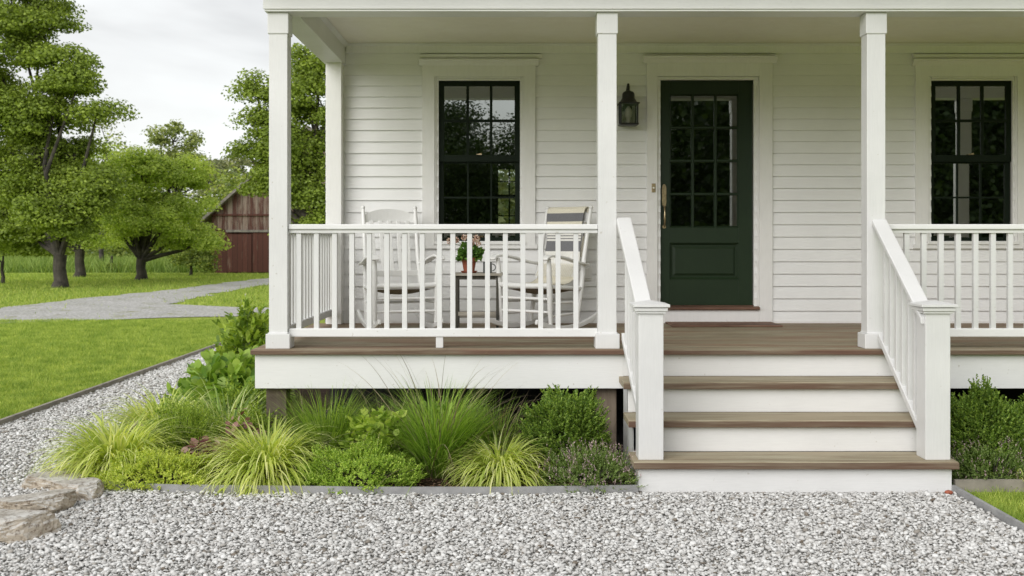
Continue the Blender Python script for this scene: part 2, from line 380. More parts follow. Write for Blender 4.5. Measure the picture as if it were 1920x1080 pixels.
L(nt, b1.outputs[0], mx.inputs[1]); L(nt, b2.outputs[0], mx.inputs[2]); L(nt, mx.outputs[0], wo.inputs[0])
sl = bpy.data.lights.new('sun', 'SUN'); sl.energy = 1.9; sl.angle = R(60); sl.color = (1,.98,.955)
so = bpy.data.objects.new('sun', sl); COL.objects.link(so)
# sun behind and to the left of the camera
d = Vector((-.45, -.75, 0)).normalized()*math.cos(SUN_EL); d.z = math.sin(SUN_EL)
so.rotation_euler = d.to_track_quat('Z', 'Y').to_euler()
sky.sun_rotation = math.atan2(d.x, d.y)
sc.view_settings.view_transform = 'Standard'; sc.view_settings.look = 'None'; sc.view_settings.exposure = 0.72
sc.cycles.use_denoising = True; sc.cycles.max_bounces = 8; sc.cycles.transparent_max_bounces = 12
sc.cycles.caustics_reflective = False; sc.cycles.caustics_refractive = False

# ------------------------------------------------------------------ ground
def sheet(name, poly, z, mat, kind='structure', sub=None):
    me = bpy.data.meshes.new(name); me.from_pydata([(x,y,z) for x,y in poly], [], [tuple(range(len(poly)))]); me.update()
    return props(link_mesh(name, me, mat), kind=kind)
sheet('lawn', [(-400,-300),(400,-300),(400,900),(-400,900)], 0, M['lawn'])
gr_poly = [(-4.3,17.5),(-4.3,3.0),(-4.3,-3),(2.72,-3),(2.72,6.75),(.8,6.75),(.8,6.66),(-2.6,6.8),(-3.0,7.6),(-3.15,9),(-3.2,17.5)]
sheet('gravel_path', gr_poly, .006, M['under'])
sheet('planting_bed_soil', [(-3.2,17.5),(-3.15,9),(-3.0,7.6),(-2.6,6.82),(.8,6.68),(.8,7.9),(-1.72,7.9),(-1.72,17.5)], .012, M['soil'])
sheet('planting_bed_soil', [(2.8,6.82),(6,6.82),(6,10.0),(2.8,10.0)], .012, M['soil'])
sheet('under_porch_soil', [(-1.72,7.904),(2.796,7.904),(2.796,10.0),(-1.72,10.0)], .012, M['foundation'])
# driveway: wide gravel drive with a branch to the barn
def gp(px, py):
    Y = EYE*F/(py-450); return (XX(px,Y), Y)
drv = [gp(-300,632),gp(0,608),gp(120,604),gp(260,598),gp(460,594),gp(700,594),gp(700,577),gp(450,577),gp(390,575),gp(330,571),gp(345,563),gp(400,552),gp(460,541),gp(500,534),
       gp(540,529),gp(540,519),gp(500,522),gp(420,531),gp(330,543),gp(250,551),gp(130,563),gp(0,580),gp(-300,600)]
dr2 = []
for a, b in zip(drv, drv[1:]+drv[:1]):
    L_ = math.hypot(b[0]-a[0], b[1]-a[1]); nn = max(1, int(L_/.35))
    for q in range(nn):
        t = q/nn; x, y = a[0]+(b[0]-a[0])*t, a[1]+(b[1]-a[1])*t
        j1 = mnoise.noise(Vector((x*.8,y*.8,0)))*.35+mnoise.noise(Vector((x*3,y*3,2)))*.16
        dr2.append((x-(b[1]-a[1])/L_*j1, y+(b[0]-a[0])/L_*j1))
sheet('driveway', dr2, .012, M['drive'])
hill = MB()
hs = []
for i in range(41):
    x = -260 + i*13; hs.append((x, 170+20*math.sin(i*.5), 9+3*math.sin(i*.7)+2*math.sin(i*1.9)))
for i in range(40):
    a, b = hs[i], hs[i+1]
    hill.add([(a[0],120,-.5),(b[0],120,-.5),(b[0],b[1],b[2]*.75),(a[0],a[1],a[2]*.75),(b[0],b[1]+60,-1),(a[0],a[1]+60,-1)], [(0,1,2,3),(3,2,4,5)])
props(hill.build('hills', plain('wooded_hill', (.09,.13,.05), .95, 0, .4, .6)), kind='structure')

rg = MB(); hs = []  # unseen ridge added behind the viewer to block sky in the pane reflections
for i in range(61):
    x = -70 + i*2.5; h_ = 5.6 if x < 4 else (5.6+(x-4)*1.6 if x < 8 else 12)
    hs.append((x, h_+.7*math.sin(i*1.3)+.5*math.sin(i*2.9)+.3*math.sin(i*5.3)))
for i in range(60):
    a, b = hs[i], hs[i+1]
    rg.add([(a[0],-36,-.5),(b[0],-36,-.5),(b[0],-40,b[1]),(a[0],-40,a[1]),(b[0],-60,-.5),(a[0],-60,-.5)], [(1,0,3,2),(2,3,5,4)])
props(rg.build('reflection_backing', plain('dark_backing', (.03,.05,.018), .95, 0, .6, 2.5)), kind='structure')
# ------------------------------------------------------------------ house
DZ = .797; YW = 10.1; XL = -1.719; XR = 8.2
house = empty('farmhouse', (0,YW,0), 'white clapboard farmhouse with covered front porch, dark green door and black sash windows', 'house')
# window openings
WZ0, WZ1 = ZZ(452,YW), ZZ(151,YW)
WX = (XX(822.5,YW), XX(975,YW)); WOFF = XX(1745,YW)-XX(822.5,YW)
DX = (XX(1238,YW), XX(1413,YW)); DZ0, DZ1 = ZZ(572,YW), ZZ(150,YW)
opens = [(WX[0],WX[1],WZ0,WZ1),(DX[0],DX[1],DZ+.02,DZ1),(WX[0]+WOFF,WX[1]+WOFF,WZ0,WZ1)]
def clap(mb, cols, z_lo, z_hi, yb):
    # rows of lapped boards; spacing follows the courses read off the wall
    z = z_lo; rows = []
    while z < z_hi:
        t = min(1, max(0, (z-1.6)/1.4)); h = .1138*(1-t) + .0995*t
        rows.append((z, z+h)); z += h
    for (x0, x1, ranges) in cols:
        for (a, b) in rows:
            for (lo, hi) in ranges:
                c, d_ = max(a, lo), min(b, hi)
                if d_ - c < .004: continue
                yf = lambda zz: yb - .019 + .018*(zz-a)/(b-a)
                segs = [(x0, x1)]
                if x1-x0 > 1.5 and False:
                    xj = random.uniform(x0+.2, x1-.2); segs = [(x0, xj-.001), (xj+.001, x1)]
                for (u0, u1) in segs:
                    mb.add([(u0,yf(c),c),(u1,yf(c),c),(u1,yf(d_),d_),(u0,yf(d_),d_),(u0,yb+.004,c),(u1,yb+.004,c)], [(0,1,2,3),(4,5,1,0)])
cw = MB(); xs = [XL]; cols = []
full = [(DZ, 3.6)]
prev = XL
for (a, b, z0, z1) in opens:
    cols.append((prev, a, full)); cols.append((a, b, [(DZ, z0), (z1, 3.6)])); prev = b
cols.append((prev, XR, full))
clap(cw, cols, DZ, 3.55, YW)
cw.build('clapboard_wall', M['siding'], house)
# side wall (left) and body of the house
sw = MB()
z = .25
while z < 5.6:
    sw.add([(XL-.014, YW+.02, z),(XL-.014, 16, z),(XL-.001,16,z+.11),(XL-.001,YW+.02,z+.11)], [(3,2,1,0)]); z += .11
sw.build('side_wall', M['siding'], house)
ub = MB(); ub.box(XL, XR, YW+.01, 16, 3.61, 5.8); ub.build('upper_wall', M['siding'], house)
rf = MB(); rf.prism([(9.7,5.75),(16.4,5.75),(13.05,8.8)], XL-.4, XR+.4); rf.build('roof', M['roof'], house)
pr = MB(); pr.hexa([(XL-.22,7.36,3.44),(XR,7.36,3.44),(XR,YW-.03,4.2),(XL-.22,YW-.03,4.2)], [(XL-.22,7.36,3.50),(XR,7.36,3.50),(XR,YW-.03,4.26),(XL-.22,YW-.03,4.26)])
pr.build('porch_roof', M['roof'], house)
# interior room
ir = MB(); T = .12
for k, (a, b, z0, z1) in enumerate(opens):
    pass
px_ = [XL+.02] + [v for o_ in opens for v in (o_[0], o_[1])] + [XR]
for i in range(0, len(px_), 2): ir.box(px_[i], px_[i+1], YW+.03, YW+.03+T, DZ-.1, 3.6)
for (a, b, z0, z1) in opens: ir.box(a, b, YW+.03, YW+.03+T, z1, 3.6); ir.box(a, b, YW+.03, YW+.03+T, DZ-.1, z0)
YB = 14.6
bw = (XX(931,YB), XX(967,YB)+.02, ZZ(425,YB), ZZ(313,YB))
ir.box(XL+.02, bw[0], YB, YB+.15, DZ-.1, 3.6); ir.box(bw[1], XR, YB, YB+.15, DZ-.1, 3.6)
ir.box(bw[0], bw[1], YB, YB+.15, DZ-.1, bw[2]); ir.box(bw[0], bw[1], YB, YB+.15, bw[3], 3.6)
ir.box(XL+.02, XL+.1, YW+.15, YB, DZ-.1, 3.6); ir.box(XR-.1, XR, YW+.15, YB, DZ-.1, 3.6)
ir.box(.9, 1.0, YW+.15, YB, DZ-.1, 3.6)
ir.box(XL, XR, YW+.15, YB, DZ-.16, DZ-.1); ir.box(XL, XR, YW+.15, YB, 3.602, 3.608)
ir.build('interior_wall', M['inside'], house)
fw = MB()
for zz in (bw[2], (bw[2]+bw[3])/2, bw[3]-.03): fw.box(bw[0], bw[1], YB+.04, YB+.08, zz, zz+.03)
for zz in (bw[2]+.14, bw[3]-.2): fw.box(bw[0], bw[1], YB+.045, YB+.07, zz, zz+.014)
for xx in (bw[0], bw[0]+.16, bw[1]-.03): fw.box(xx, xx+.022, YB+.042, YB+.075, bw[2]+.03, bw[3]-.03)
fw.build('rear_window', M['sash'], house)
# window
def make_window(dx):
    a, b = WX[0]+dx, WX[1]+dx; z0, z1 = WZ0, WZ1
    c = MB()
    ca, cb = XX(792,YW)+dx, XX(1003.5,YW)+dx
    zt, zb = ZZ(123,YW), ZZ(466,YW)
    ia, ib = a-.036, b+.036; iz1 = z1+.034; iz0 = z0-.028
    y0 = YW-.034
    c.box(ca, ia, y0, YW+.03, zb+.04, zt); c.box(ib, cb, y0, YW+.03, zb+.04, zt)       # casings
    c.box(ia, ib, y0, YW+.03, iz1, zt)                                              # header
    c.box(ca-.02, cb+.02, y0-.006, YW+.03, zb, zb+.04)                              # apron
    c.box(ia, ib, y0+.0, YW+.03, zb+.04, iz0)
    win = c.build('window', M['trim'], house, bevel=.003)
    t = MB()   # stop moulding, two steps
    for (e, yy) in ((.0, YW-.022), (.018, YW-.010)):
        t.box(ia+e, ia+e+.018, yy, YW+.03, iz0, iz1); t.box(ib-e-.018, ib-e, yy, YW+.03, iz0, iz1)
        t.box(ia+.036, ib-.036, yy-.0005, YW+.03, iz1-e-.017, iz1-e); 
    t.build('stop_moulding', M['trim'], win, bevel=.002)
    s = MB(); s.box(ia-.01, ib+.01, YW-.055, YW+.03, iz0-.004, z0-.002); s.build('sill', M['trim'], win, bevel=.003)
    h = MB()
    h.prism([(y0,zt-.005),(y0-.012,zt+.005),(y0-.03,zt+.028),(y0-.05,zt+.036),(y0-.05,zt+.052),(YW,zt+.058),(YW,zt-.005)], ca-.03, cb+.03)
    h.prism([(YW-.02,zt+.058),(YW-.045,zt+.066),(YW-.045,zt+.098),(YW-.02,zt+.104),(YW,zt+.11),(YW,zt+.05)], ca-.02, cb+.06)
    h.build('cornice', M['trim'], win, bevel=.002)
    zm0, zm1 = ZZ(303,YW), ZZ(292,YW)
    u = MB(); yu = YW+.012
    st = .050
    u.box(a, a+st, yu, yu+.03, zm0, z1); u.box(b-st, b, yu, yu+.03, zm0, z1)
    u.box(a+st, b-st, yu, yu+.03, z1-.048, z1); u.box(a+st, b-st, yu-.004, yu+.03, zm0, zm1+.008)
    us = u.build('upper_sash', M['sash'], win, bevel=.002)
    l = MB(); yl = YW+.046
    l.box(a, a+st-.005, yl, yl+.03, z0, zm0+.02); l.box(b-st+.005, b, yl, yl+.03, z0, zm0+.02)
    l.box(a+st, b-st, yl, yl+.03, z0, z0+.035); l.box(a+st, b-st, yl, yl+.03, zm0-.015, zm0+.02)
    l.build('lower_sash', M['sash'], win, bevel=.002)
    mu = MB(); g0, g1 = a+st, b-st; wv = (g1-g0)/3
    for k in (1,2): mu.box(g0+wv*k-.012, g0+wv*k+.012, yu+.002, yu+.027, zm1, z1-.048)
    zz = ZZ(226,YW)
    for k in range(3): mu.box(g0+wv*k+(.012 if k else 0), g0+wv*(k+1)-(.012 if k<2 else 0), yu+.003, yu+.026, zz-.012, zz+.012)
    for k in (1,2): mu.box(g0+wv*k-.008, g0+wv*k+.008, yl+.004, yl+.024, z0+.035, zm0-.015)
    zz = ZZ(370,YW)
    for k in range(3): mu.box(g0+wv*k+(.008 if k else 0), g0+wv*(k+1)-(.008 if k<2 else 0), yl+.005, yl+.023, zz-.008, zz+.008)
    mu.build('muntin', M['sash'], win)
    p = MB()
    p.add([(a+.03,yu+.016,zm1),(b-.03,yu+.016,zm1),(b-.03,yu+.016,z1-.03),(a+.03,yu+.016,z1-.03)], [(0,1,2,3)])
    p.add([(a+.03,yl+.014,z0+.02),(b-.03,yl+.014,z0+.02),(b-.03,yl+.014,zm0-.0),(a+.03,yl+.014,zm0-.0)], [(0,1,2,3)])
    p.build('pane', M['glass'], win)
    lk = MB(); xm = (a+b)/2; lk.box(xm-.024, xm+.024, yu-.02, yu-.004, zm1+.008, zm1+.018); lk.tube([(xm,yu-.012,zm1+.018),(xm+.02,yu-.018,zm1+.022)], .004)
    lk.build('sash_lock', M['brass'], win)
    return win
wL = make_window(0); wL['label'] = 'black sash window behind the rocking chairs'
wR = make_window(WOFF); wR['label'] = 'black sash window right of the door'
# door
dc = MB(); ya = YW-.036
oa, ob = XX(1212,YW), XX(1447,YW); ztd = ZZ(118,YW)
dc.box(oa, DX[0]-.03, ya, YW+.03, DZ, ztd); dc.box(DX[1]+.045, ob, ya, YW+.03, DZ+.001, ztd)
dc.box(DX[0]-.03, DX[1]+.045, ya, YW+.03, DZ1+.03, ztd)
dc.box(DX[0]-.03, DX[1]+.045, ya+.004, YW+.03, DZ, ZZ(580,YW))
dfr = dc.build('door_surround', M['trim'], house, bevel=.003)
h = MB()
h.prism([(ya,ztd-.005),(ya-.012,ztd+.005),(ya-.034,ztd+.03),(ya-.055,ztd+.038),(ya-.055,ztd+.054),(YW,ztd+.060),(YW,ztd-.005)], oa-.035, ob+.04)
h.prism([(YW-.02,ztd+.06),(YW-.045,ztd+.068),(YW-.045,ztd+.075),(YW,ztd+.08)], oa-.03, ob+.03)
h.build('cornice', M['trim'], dfr, bevel=.002)
j = MB()
j.box(DX[0]-.028, DX[0], YW-.01, YW+.07, DZ0, DZ1+.001); j.box(DX[1], DX[1]+.028, YW-.01, YW+.07, DZ0, DZ1+.001); j.box(DX[0]-.028, DX[1]+.043, YW-.012, YW+.07, DZ1+.001, DZ1+.028)
j.box(DX[1]+.028, DX[1]+.044, YW-.022, YW+.03, DZ0, DZ1+.001)
j.build('door_jamb', M['trim'], dfr, bevel=.002)
ts = MB(); ts.prism([(YW-.065,DZ0-.038),(YW-.07,DZ0-.028),(YW-.065,DZ0-.018),(YW+.02,DZ0-.004),(YW+.1,DZ0-.004),(YW+.1,DZ0-.038)], DX[0]-.026, DX[1]+.044)
ts.build('threshold', M['step'], dfr)
door = MB(); yd = YW+.032; W = DX[1]-DX[0]
gx = (XX(1257,YW), XX(1386,YW)); gz = (ZZ(426,YW), ZZ(176,YW)); pz = (ZZ(523,YW), ZZ(456,YW)); pxx = (XX(1261,YW), XX(1384,YW))
dz0 = DZ0-.002
door.box(DX[0]+.003, gx[0], yd, yd+.045, dz0, DZ1-.003); door.box(gx[1], DX[1]-.003, yd, yd+.045, dz0, DZ1-.003)
door.box(gx[0], gx[1], yd, yd+.045, gz[1], DZ1-.003); door.box(gx[0], gx[1], yd, yd+.045, pz[1], gz[0]); door.box(gx[0], gx[1], yd, yd+.045, dz0, pz[0])
dob = door.build('door', M['green'], house, bevel=.002)
pn = MB()
pn.box(gx[0], gx[1], yd+.018, yd+.03, pz[0], pz[1])
def bevframe(mb, x0,x1,z0,z1,yf,yb_,w):
    o4 = [(x0,yf,z0),(x1,yf,z0),(x1,yf,z1),(x0,yf,z1)]; i4 = [(x0+w,yb_,z0+w),(x1-w,yb_,z0+w),(x1-w,yb_,z1-w),(x0+w,yb_,z1-w)]
    mb.add(o4+i4, [(0,1,5,4),(1,2,6,5),(2,3,7,6),(3,0,4,7)])
bevframe(pn, gx[0]-.004, gx[1]+.004, pz[0]-.004, pz[1]+.004, yd-.004, yd+.017, .022)
pn.add([(gx[0]+.05,yd+.006,pz[0]+.05),(gx[1]-.05,yd+.006,pz[0]+.05),(gx[1]-.05,yd+.006,pz[1]-.05),(gx[0]+.05,yd+.006,pz[1]-.05)], [(0,1,2,3)])
bevframe(pn, gx[0]+.03, gx[1]-.03, pz[0]+.03, pz[1]-.03, yd+.0179, yd+.006, .02)
pn.build('door_panel', M['green'], dob)
mu = MB(); wv = (gx[1]-gx[0])/3; hv = (gz[1]-gz[0])/4
for k in (1,2): mu.prism([(gx[0]+wv*k-.013,yd+.024),(gx[0]+wv*k-.013,yd+.010),(gx[0]+wv*k-.006,yd+.002),(gx[0]+wv*k+.006,yd+.002),(gx[0]+wv*k+.013,yd+.010),(gx[0]+wv*k+.013,yd+.024)], gz[0], gz[1], axis='z')
for q in (1,2,3):
    zc = gz[0]+hv*q
    for k in range(3): mu.prism([(yd+.024,zc-.013),(yd+.0105,zc-.013),(yd+.0025,zc-.006),(yd+.0025,zc+.006),(yd+.0105,zc+.013),(yd+.024,zc+.013)], gx[0]+wv*k+(.0125 if k else 0), gx[0]+wv*(k+1)-(.0125 if k<2 else 0), axis='x')
bevframe(mu, gx[0]-.002, gx[1]+.002, gz[0]-.002, gz[1]+.002, yd-.003, yd+.018, .014)
mu.build('muntin', M['green'], dob)
p = MB(); p.add([(gx[0],yd+.02,gz[0]),(gx[1],yd+.02,gz[0]),(gx[1],yd+.02,gz[1]),(gx[0],yd+.02,gz[1])], [(0,1,2,3)]); p.build('pane', M['glass_d'], dob)
hd = MB(); hx = XX(1246,YW)
za, zb_ = ZZ(430,YW), ZZ(345,YW)
pl = [(hx+.026*math.cos(a)*(.75+.25*abs(math.sin(a))), (zb_+ZZ(388,YW))/2 + ((zb_-ZZ(388,YW))/2)*math.copysign(abs(math.sin(a))**.7, math.sin(a))) for a in np.linspace(0, 2*math.pi, 24, endpoint=False)]
hd.prism(pl, yd-.008, yd+.001, axis='y')
hd.tube([(hx,yd-.006,ZZ(385,YW)),(hx,yd-.035,ZZ(389,YW)),(hx,yd-.048,ZZ(398,YW)),(hx,yd-.05,ZZ(408,YW)),(hx,yd-.042,ZZ(418,YW)),(hx,yd-.012,ZZ(425,YW))], [.008,.009,.007,.010,.008,.008], 10)
hd.lathe((hx,yd-.03,ZZ(386,YW)), [(.001,-.004),(.016,-.002),(.016,.002),(.001,.004)], 12)
hd.tube([(hx,yd-.014,ZZ(352,YW)),(hx,yd+.0,ZZ(352,YW))], .012, 14)
hd.tube([(hx,yd-.010,ZZ(425,YW)),(hx,yd+.001,ZZ(425,YW))], .017, 14)
hd.build('handle', M['brass'], dob, smooth=True)
bl = MB(); bx_ = XX(1224.5,YW); bl.box(bx_-.018, bx_+.018, ya-.006, ya+.002, ZZ(361,YW), ZZ(344.5,YW)); bl.tube([(bx_,ya-.011,ZZ(352.5,YW)),(bx_,ya-.003,ZZ(352.5,YW))], .009, 12, 1)
bl.build('doorbell', [M['brass'], M['bulb']], house, bevel=.002)
ob_ = MB(); ob_.box(XX(1090,YW), XX(1109,YW), YW-.03, YW+.01, ZZ(526,YW), ZZ(499,YW)); ob_.box(XX(1093,YW), XX(1106,YW), YW-.042, YW-.029, ZZ(522,YW), ZZ(503,YW))
ob_.build('outlet_cover', M['trim'], house, bevel=.004)
# corner pilaster, frieze, skirt
c = MB(); c.box(XX(611,9.95), XX(640,9.95), 9.95, YW+.02, DZ, 3.20); c.build('corner_pilaster', M['trim'], house, bevel=.004)
fz = MB(); fz.box(-1.53, XR, YW-.026, YW+.02, 3.29, 3.372); fz.prism([(YW-.026,3.35),(YW-.06,3.371),(YW-.026,3.371)], -1.53, XR)
fz.build('frieze_board', M['trim'], house)
sk = MB(); sk.box(XX(640,9.95), oa-.001, YW-.019, YW+.02, DZ+.0, DZ+.02); sk.box(ob+.001, XR, YW-.019, YW+.02, DZ+.0, DZ+.02); sk.build('skirt_board', M['trim'], house)
# ceiling: narrow beaded boards running along the porch
cb = MB(); y = 7.9; k = 0
while y < YW:
    y2 = y+.055
    cb.add([(-1.53,y,3.374),(XR,y,3.374),(XR,y2-.008,3.374),(-1.53,y2-.008,3.374),(-1.53,y2-.004,3.382),(XR,y2-.004,3.382),(-1.53,y2,3.374),(XR,y2,3.374)], [(0,1,2,3),(3,2,5,4),(4,5,7,6)]); y = y2
cb.add([(-1.6,7.7,3.40),(XR,7.7,3.40),(XR,YW,3.40),(-1.6,YW,3.40)], [(0,1,2,3)])
cb.build('porch_ceiling', M['ceil'], house)
# beams
bm = MB(); bm.box(XL-.02, XR, 7.68, 7.885, 3.171, 3.44); bm.box(XL-.028, XR, 7.668, 7.679, 3.185, 3.44); bm.build('front_beam', M['white_h'], house, bevel=.003)
sb = MB(); sb.box(XL, -1.535, 7.888, 10.09, 3.178, 3.43); sb.prism([(-1.535,3.372),(-1.535,3.335),(-1.505,3.365),(-1.505,3.372)], 7.89, 10.07, axis='y')
sb.build('side_beam', M['white'], house, bevel=.003)
# deck boards, fascia
DL = XX(470,7.63)
dk = MB(); y = 7.63
while y < YW-.02:
    y2 = min(y+.133, YW-.012); x0 = DL
    dk.box(DL, XR, y, y2-.004, DZ-.032, DZ - (0 if y < 7.64 else .0008*(int(y*100)%3))); y = y2
dko = dk.build('deck', M['deck'], house, bevel=.003)
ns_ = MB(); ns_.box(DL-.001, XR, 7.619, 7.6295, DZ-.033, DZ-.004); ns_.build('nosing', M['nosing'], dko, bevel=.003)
fa = MB(); fa.box(XX(478,7.66), .78, 7.66, 7.70, ZZ(728.5,7.66), DZ-.033); fa.box(2.70, XR, 7.66, 7.70, ZZ(728.5,7.66), DZ-.033)
fa.box(XX(478,7.66), XX(478,7.66)+.04, 7.701, YW-.02, ZZ(728.5,7.66), DZ-.033)
fa.build('deck_fascia', M['white_h'], house, bevel=.003)
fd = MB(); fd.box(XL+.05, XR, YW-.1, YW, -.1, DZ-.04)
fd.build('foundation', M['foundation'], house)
for (pa, pb) in ((499,537),(1117,1156)):
    q = MB(); q.box(XX(pa,7.78), XX(pb,7.78), 7.78, 7.92, 0, DZ-.034); q.build('pier', M['pier'], house, bevel=.004)
for xx in (4.9,):
    q = MB(); q.box(xx, xx+.14, 7.78, 7.92, 0, DZ-.034); q.build('pier', M['pier'], house, bevel=.004)
dst = MB(); dst.box(1.41, 2.385, 9.62, YW-.04, DZ+.001, DZ+.016); dst.build('door_step', M['step'], house, bevel=.005)
# porch columns
def column(xc, w=.130):
    h = w/2; yf = 7.72
    m = MB(); m.box(xc-h, xc+h, yf, yf+w, DZ, 3.171)
    o = m.build('porch_column', M['white'], house, bevel=.003)
    b = MB(); b.box(xc-h-.02, xc+h+.02, yf-.02, yf+w+.02, DZ+.0005, DZ+.105); b.prism([(yf-.02,DZ+.105),(yf-.004,DZ+.115),(yf+w+.004,DZ+.115),(yf+w+.02,DZ+.105)], xc-h-.004, xc+h+.004); b.build('column_base', M['white'], o, bevel=.004)
    cpt = MB(); cpt.box(xc-h-.009, xc+h+.009, yf-.009, yf+w+.009, 3.02, 3.170); cpt.build('column_cap', M['white'], o, bevel=.005)
    return o
XC = [-1.651, .674, 2.572, 5.15]
for x_ in XC: column(x_)
# railings
def railing(px_list, x0, x1, Y, ids, block=None):
    s = F/Y
    zt0, zt1, zs = ZZ(430.3,Y), ZZ(420.5,Y), ZZ(437,Y)
    yb = Y-.0
    m = MB(); m.box(x0, x1, Y-.045, Y+.045, zt0, zt1)
    o = m.build('porch_railing', M['white_h'], house, bevel=.006)
    n_ = MB(); n_.box(x0, x1, Y-.028, Y+.028, zs, zt0-.0005); n_.build('sub_rail', M['white_h'], o, bevel=.003)
    lo = MB(); lo.box(x0, x1, Y-.03, Y+.03, ZZ(631,Y), ZZ(615.5,Y)); lo.build('bottom_rail', M['white_h'], o, bevel=.005)
    first = None
    for p in px_list:
        xc = XX(p, Y-.017)
        if first is None:
            bb = MB(); bb.box(xc-.0175, xc+.0175, Y-.0175, Y+.0175, ZZ(615.8,Y), zs); first = bb.build('baluster', M['white'], o, bevel=.002); fx = xc
        else: copy_at(first, o, (xc-fx,0,0))
    if block:
        for p in block:
            xc = XX(p,Y); q = MB(); q.box(xc-.026, xc+.026, Y-.022, Y+.022, DZ+.0005, ZZ(631,Y)); q.build('support_block', M['white'], o, bevel=.003)
    return o
YR = 7.785
r1 = railing([560,593,627,659.5,692,725,758.5,791.6,824,849,880.5,914,947.5,980.6,1014,1046.5,1080], XC[0]+.066, XC[1]-.066, YR, 0, [824.5])
r1['label'] = 'front railing left of the steps'
r2 = railing([1700.8,1733,1765.3,1797.5,1830.3,1863,1895.3,1928,1961,1994,2027,2060,2093,2126,2159,2192,2225,2258,2290], XC[2]+.066, XC[3]-.066, YR, 0, [1990])
r2['label'] = 'front railing right of the steps'
# side railing (left end)
xs_ = -1.660
m = MB(); m.box(xs_-.045, xs_+.045, 7.851, 9.949, ZZ(430.3,YR), ZZ(420.5,YR)); sr = m.build('porch_railing', M['white'], house, bevel=.006, label='side railing at the left end of the porch')
m = MB(); m.box(xs_-.028, xs_+.028, 7.851, 9.949, ZZ(437,YR), ZZ(430.3,YR)-.0005); m.build('sub_rail', M['white'], sr, bevel=.003)
m = MB(); m.box(xs_-.03, xs_+.03, 7.851, 9.949, ZZ(631,YR), ZZ(615.5,YR)); m.build('bottom_rail', M['white'], sr, bevel=.005)
first = None
for k in range(16):
    y = 7.96+k*.126
    if first is None:
        bb = MB(); bb.box(xs_-.0175, xs_+.0175, y-.0175, y+.0175, ZZ(615.8,YR), ZZ(437,YR)); first = bb.build('baluster', M['white'], sr, bevel=.002)
    else: copy_at(first, sr, (0, k*.126, 0))
# right end railing of the next bay is outside the picture; steps
sx0, sx1 = XX(1188.5,6.72), XX(1798,6.72)
tz = [.200, .406, .610]; ty = [6.72, 7.02, 7.325]
stairs = MB()
rz = [.0]+tz+[DZ-.033]
st_ = None
for i in range(4):
    yr = (ty+[7.63])[i]+.032
    m = MB()
    if i < 3: m.box(XX(1197,6.75), XX(1785,6.75), yr, yr+.03, (rz[i] if i else -.02)+(.0005), tz[i]-.046)
    else: m.box(sx0+.02, sx1-.02, yr, yr+.03, tz[2]+.0005, DZ-.033)
    if st_ is None: st_ = m.build('front_steps', M['white_h'], house, bevel=.003, label='four-riser front steps with weathered treads')
    else: m.build('riser', M['white_h'], st_, bevel=.003)
for i in range(3):
    m = MB(); m.box(sx0, sx1, ty[i], (ty+[7.66])[i+1]+.03 if i < 2 else 7.66, tz[i]-.045, tz[i]); m.build('tread', M['tread'], st_, bevel=.005)
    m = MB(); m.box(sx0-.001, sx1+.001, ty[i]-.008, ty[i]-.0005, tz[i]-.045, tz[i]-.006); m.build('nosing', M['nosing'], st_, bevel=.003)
for xa, xb in ((XX(1197,6.75)+.0, XX(1197,6.75)+.03), (XX(1785,6.75)-.03, XX(1785,6.75))):
    m = MB(); m.prism([(6.783,0),(7.66,0),(7.66,tz[2]-.046),(7.36,tz[2]-.046),(7.36,tz[1]-.046),(7.052,tz[1]-.046),(7.052,tz[0]-.046),(6.783,tz[0]-.046)], xa, xb); m.build('stringer', M['white'], st_)
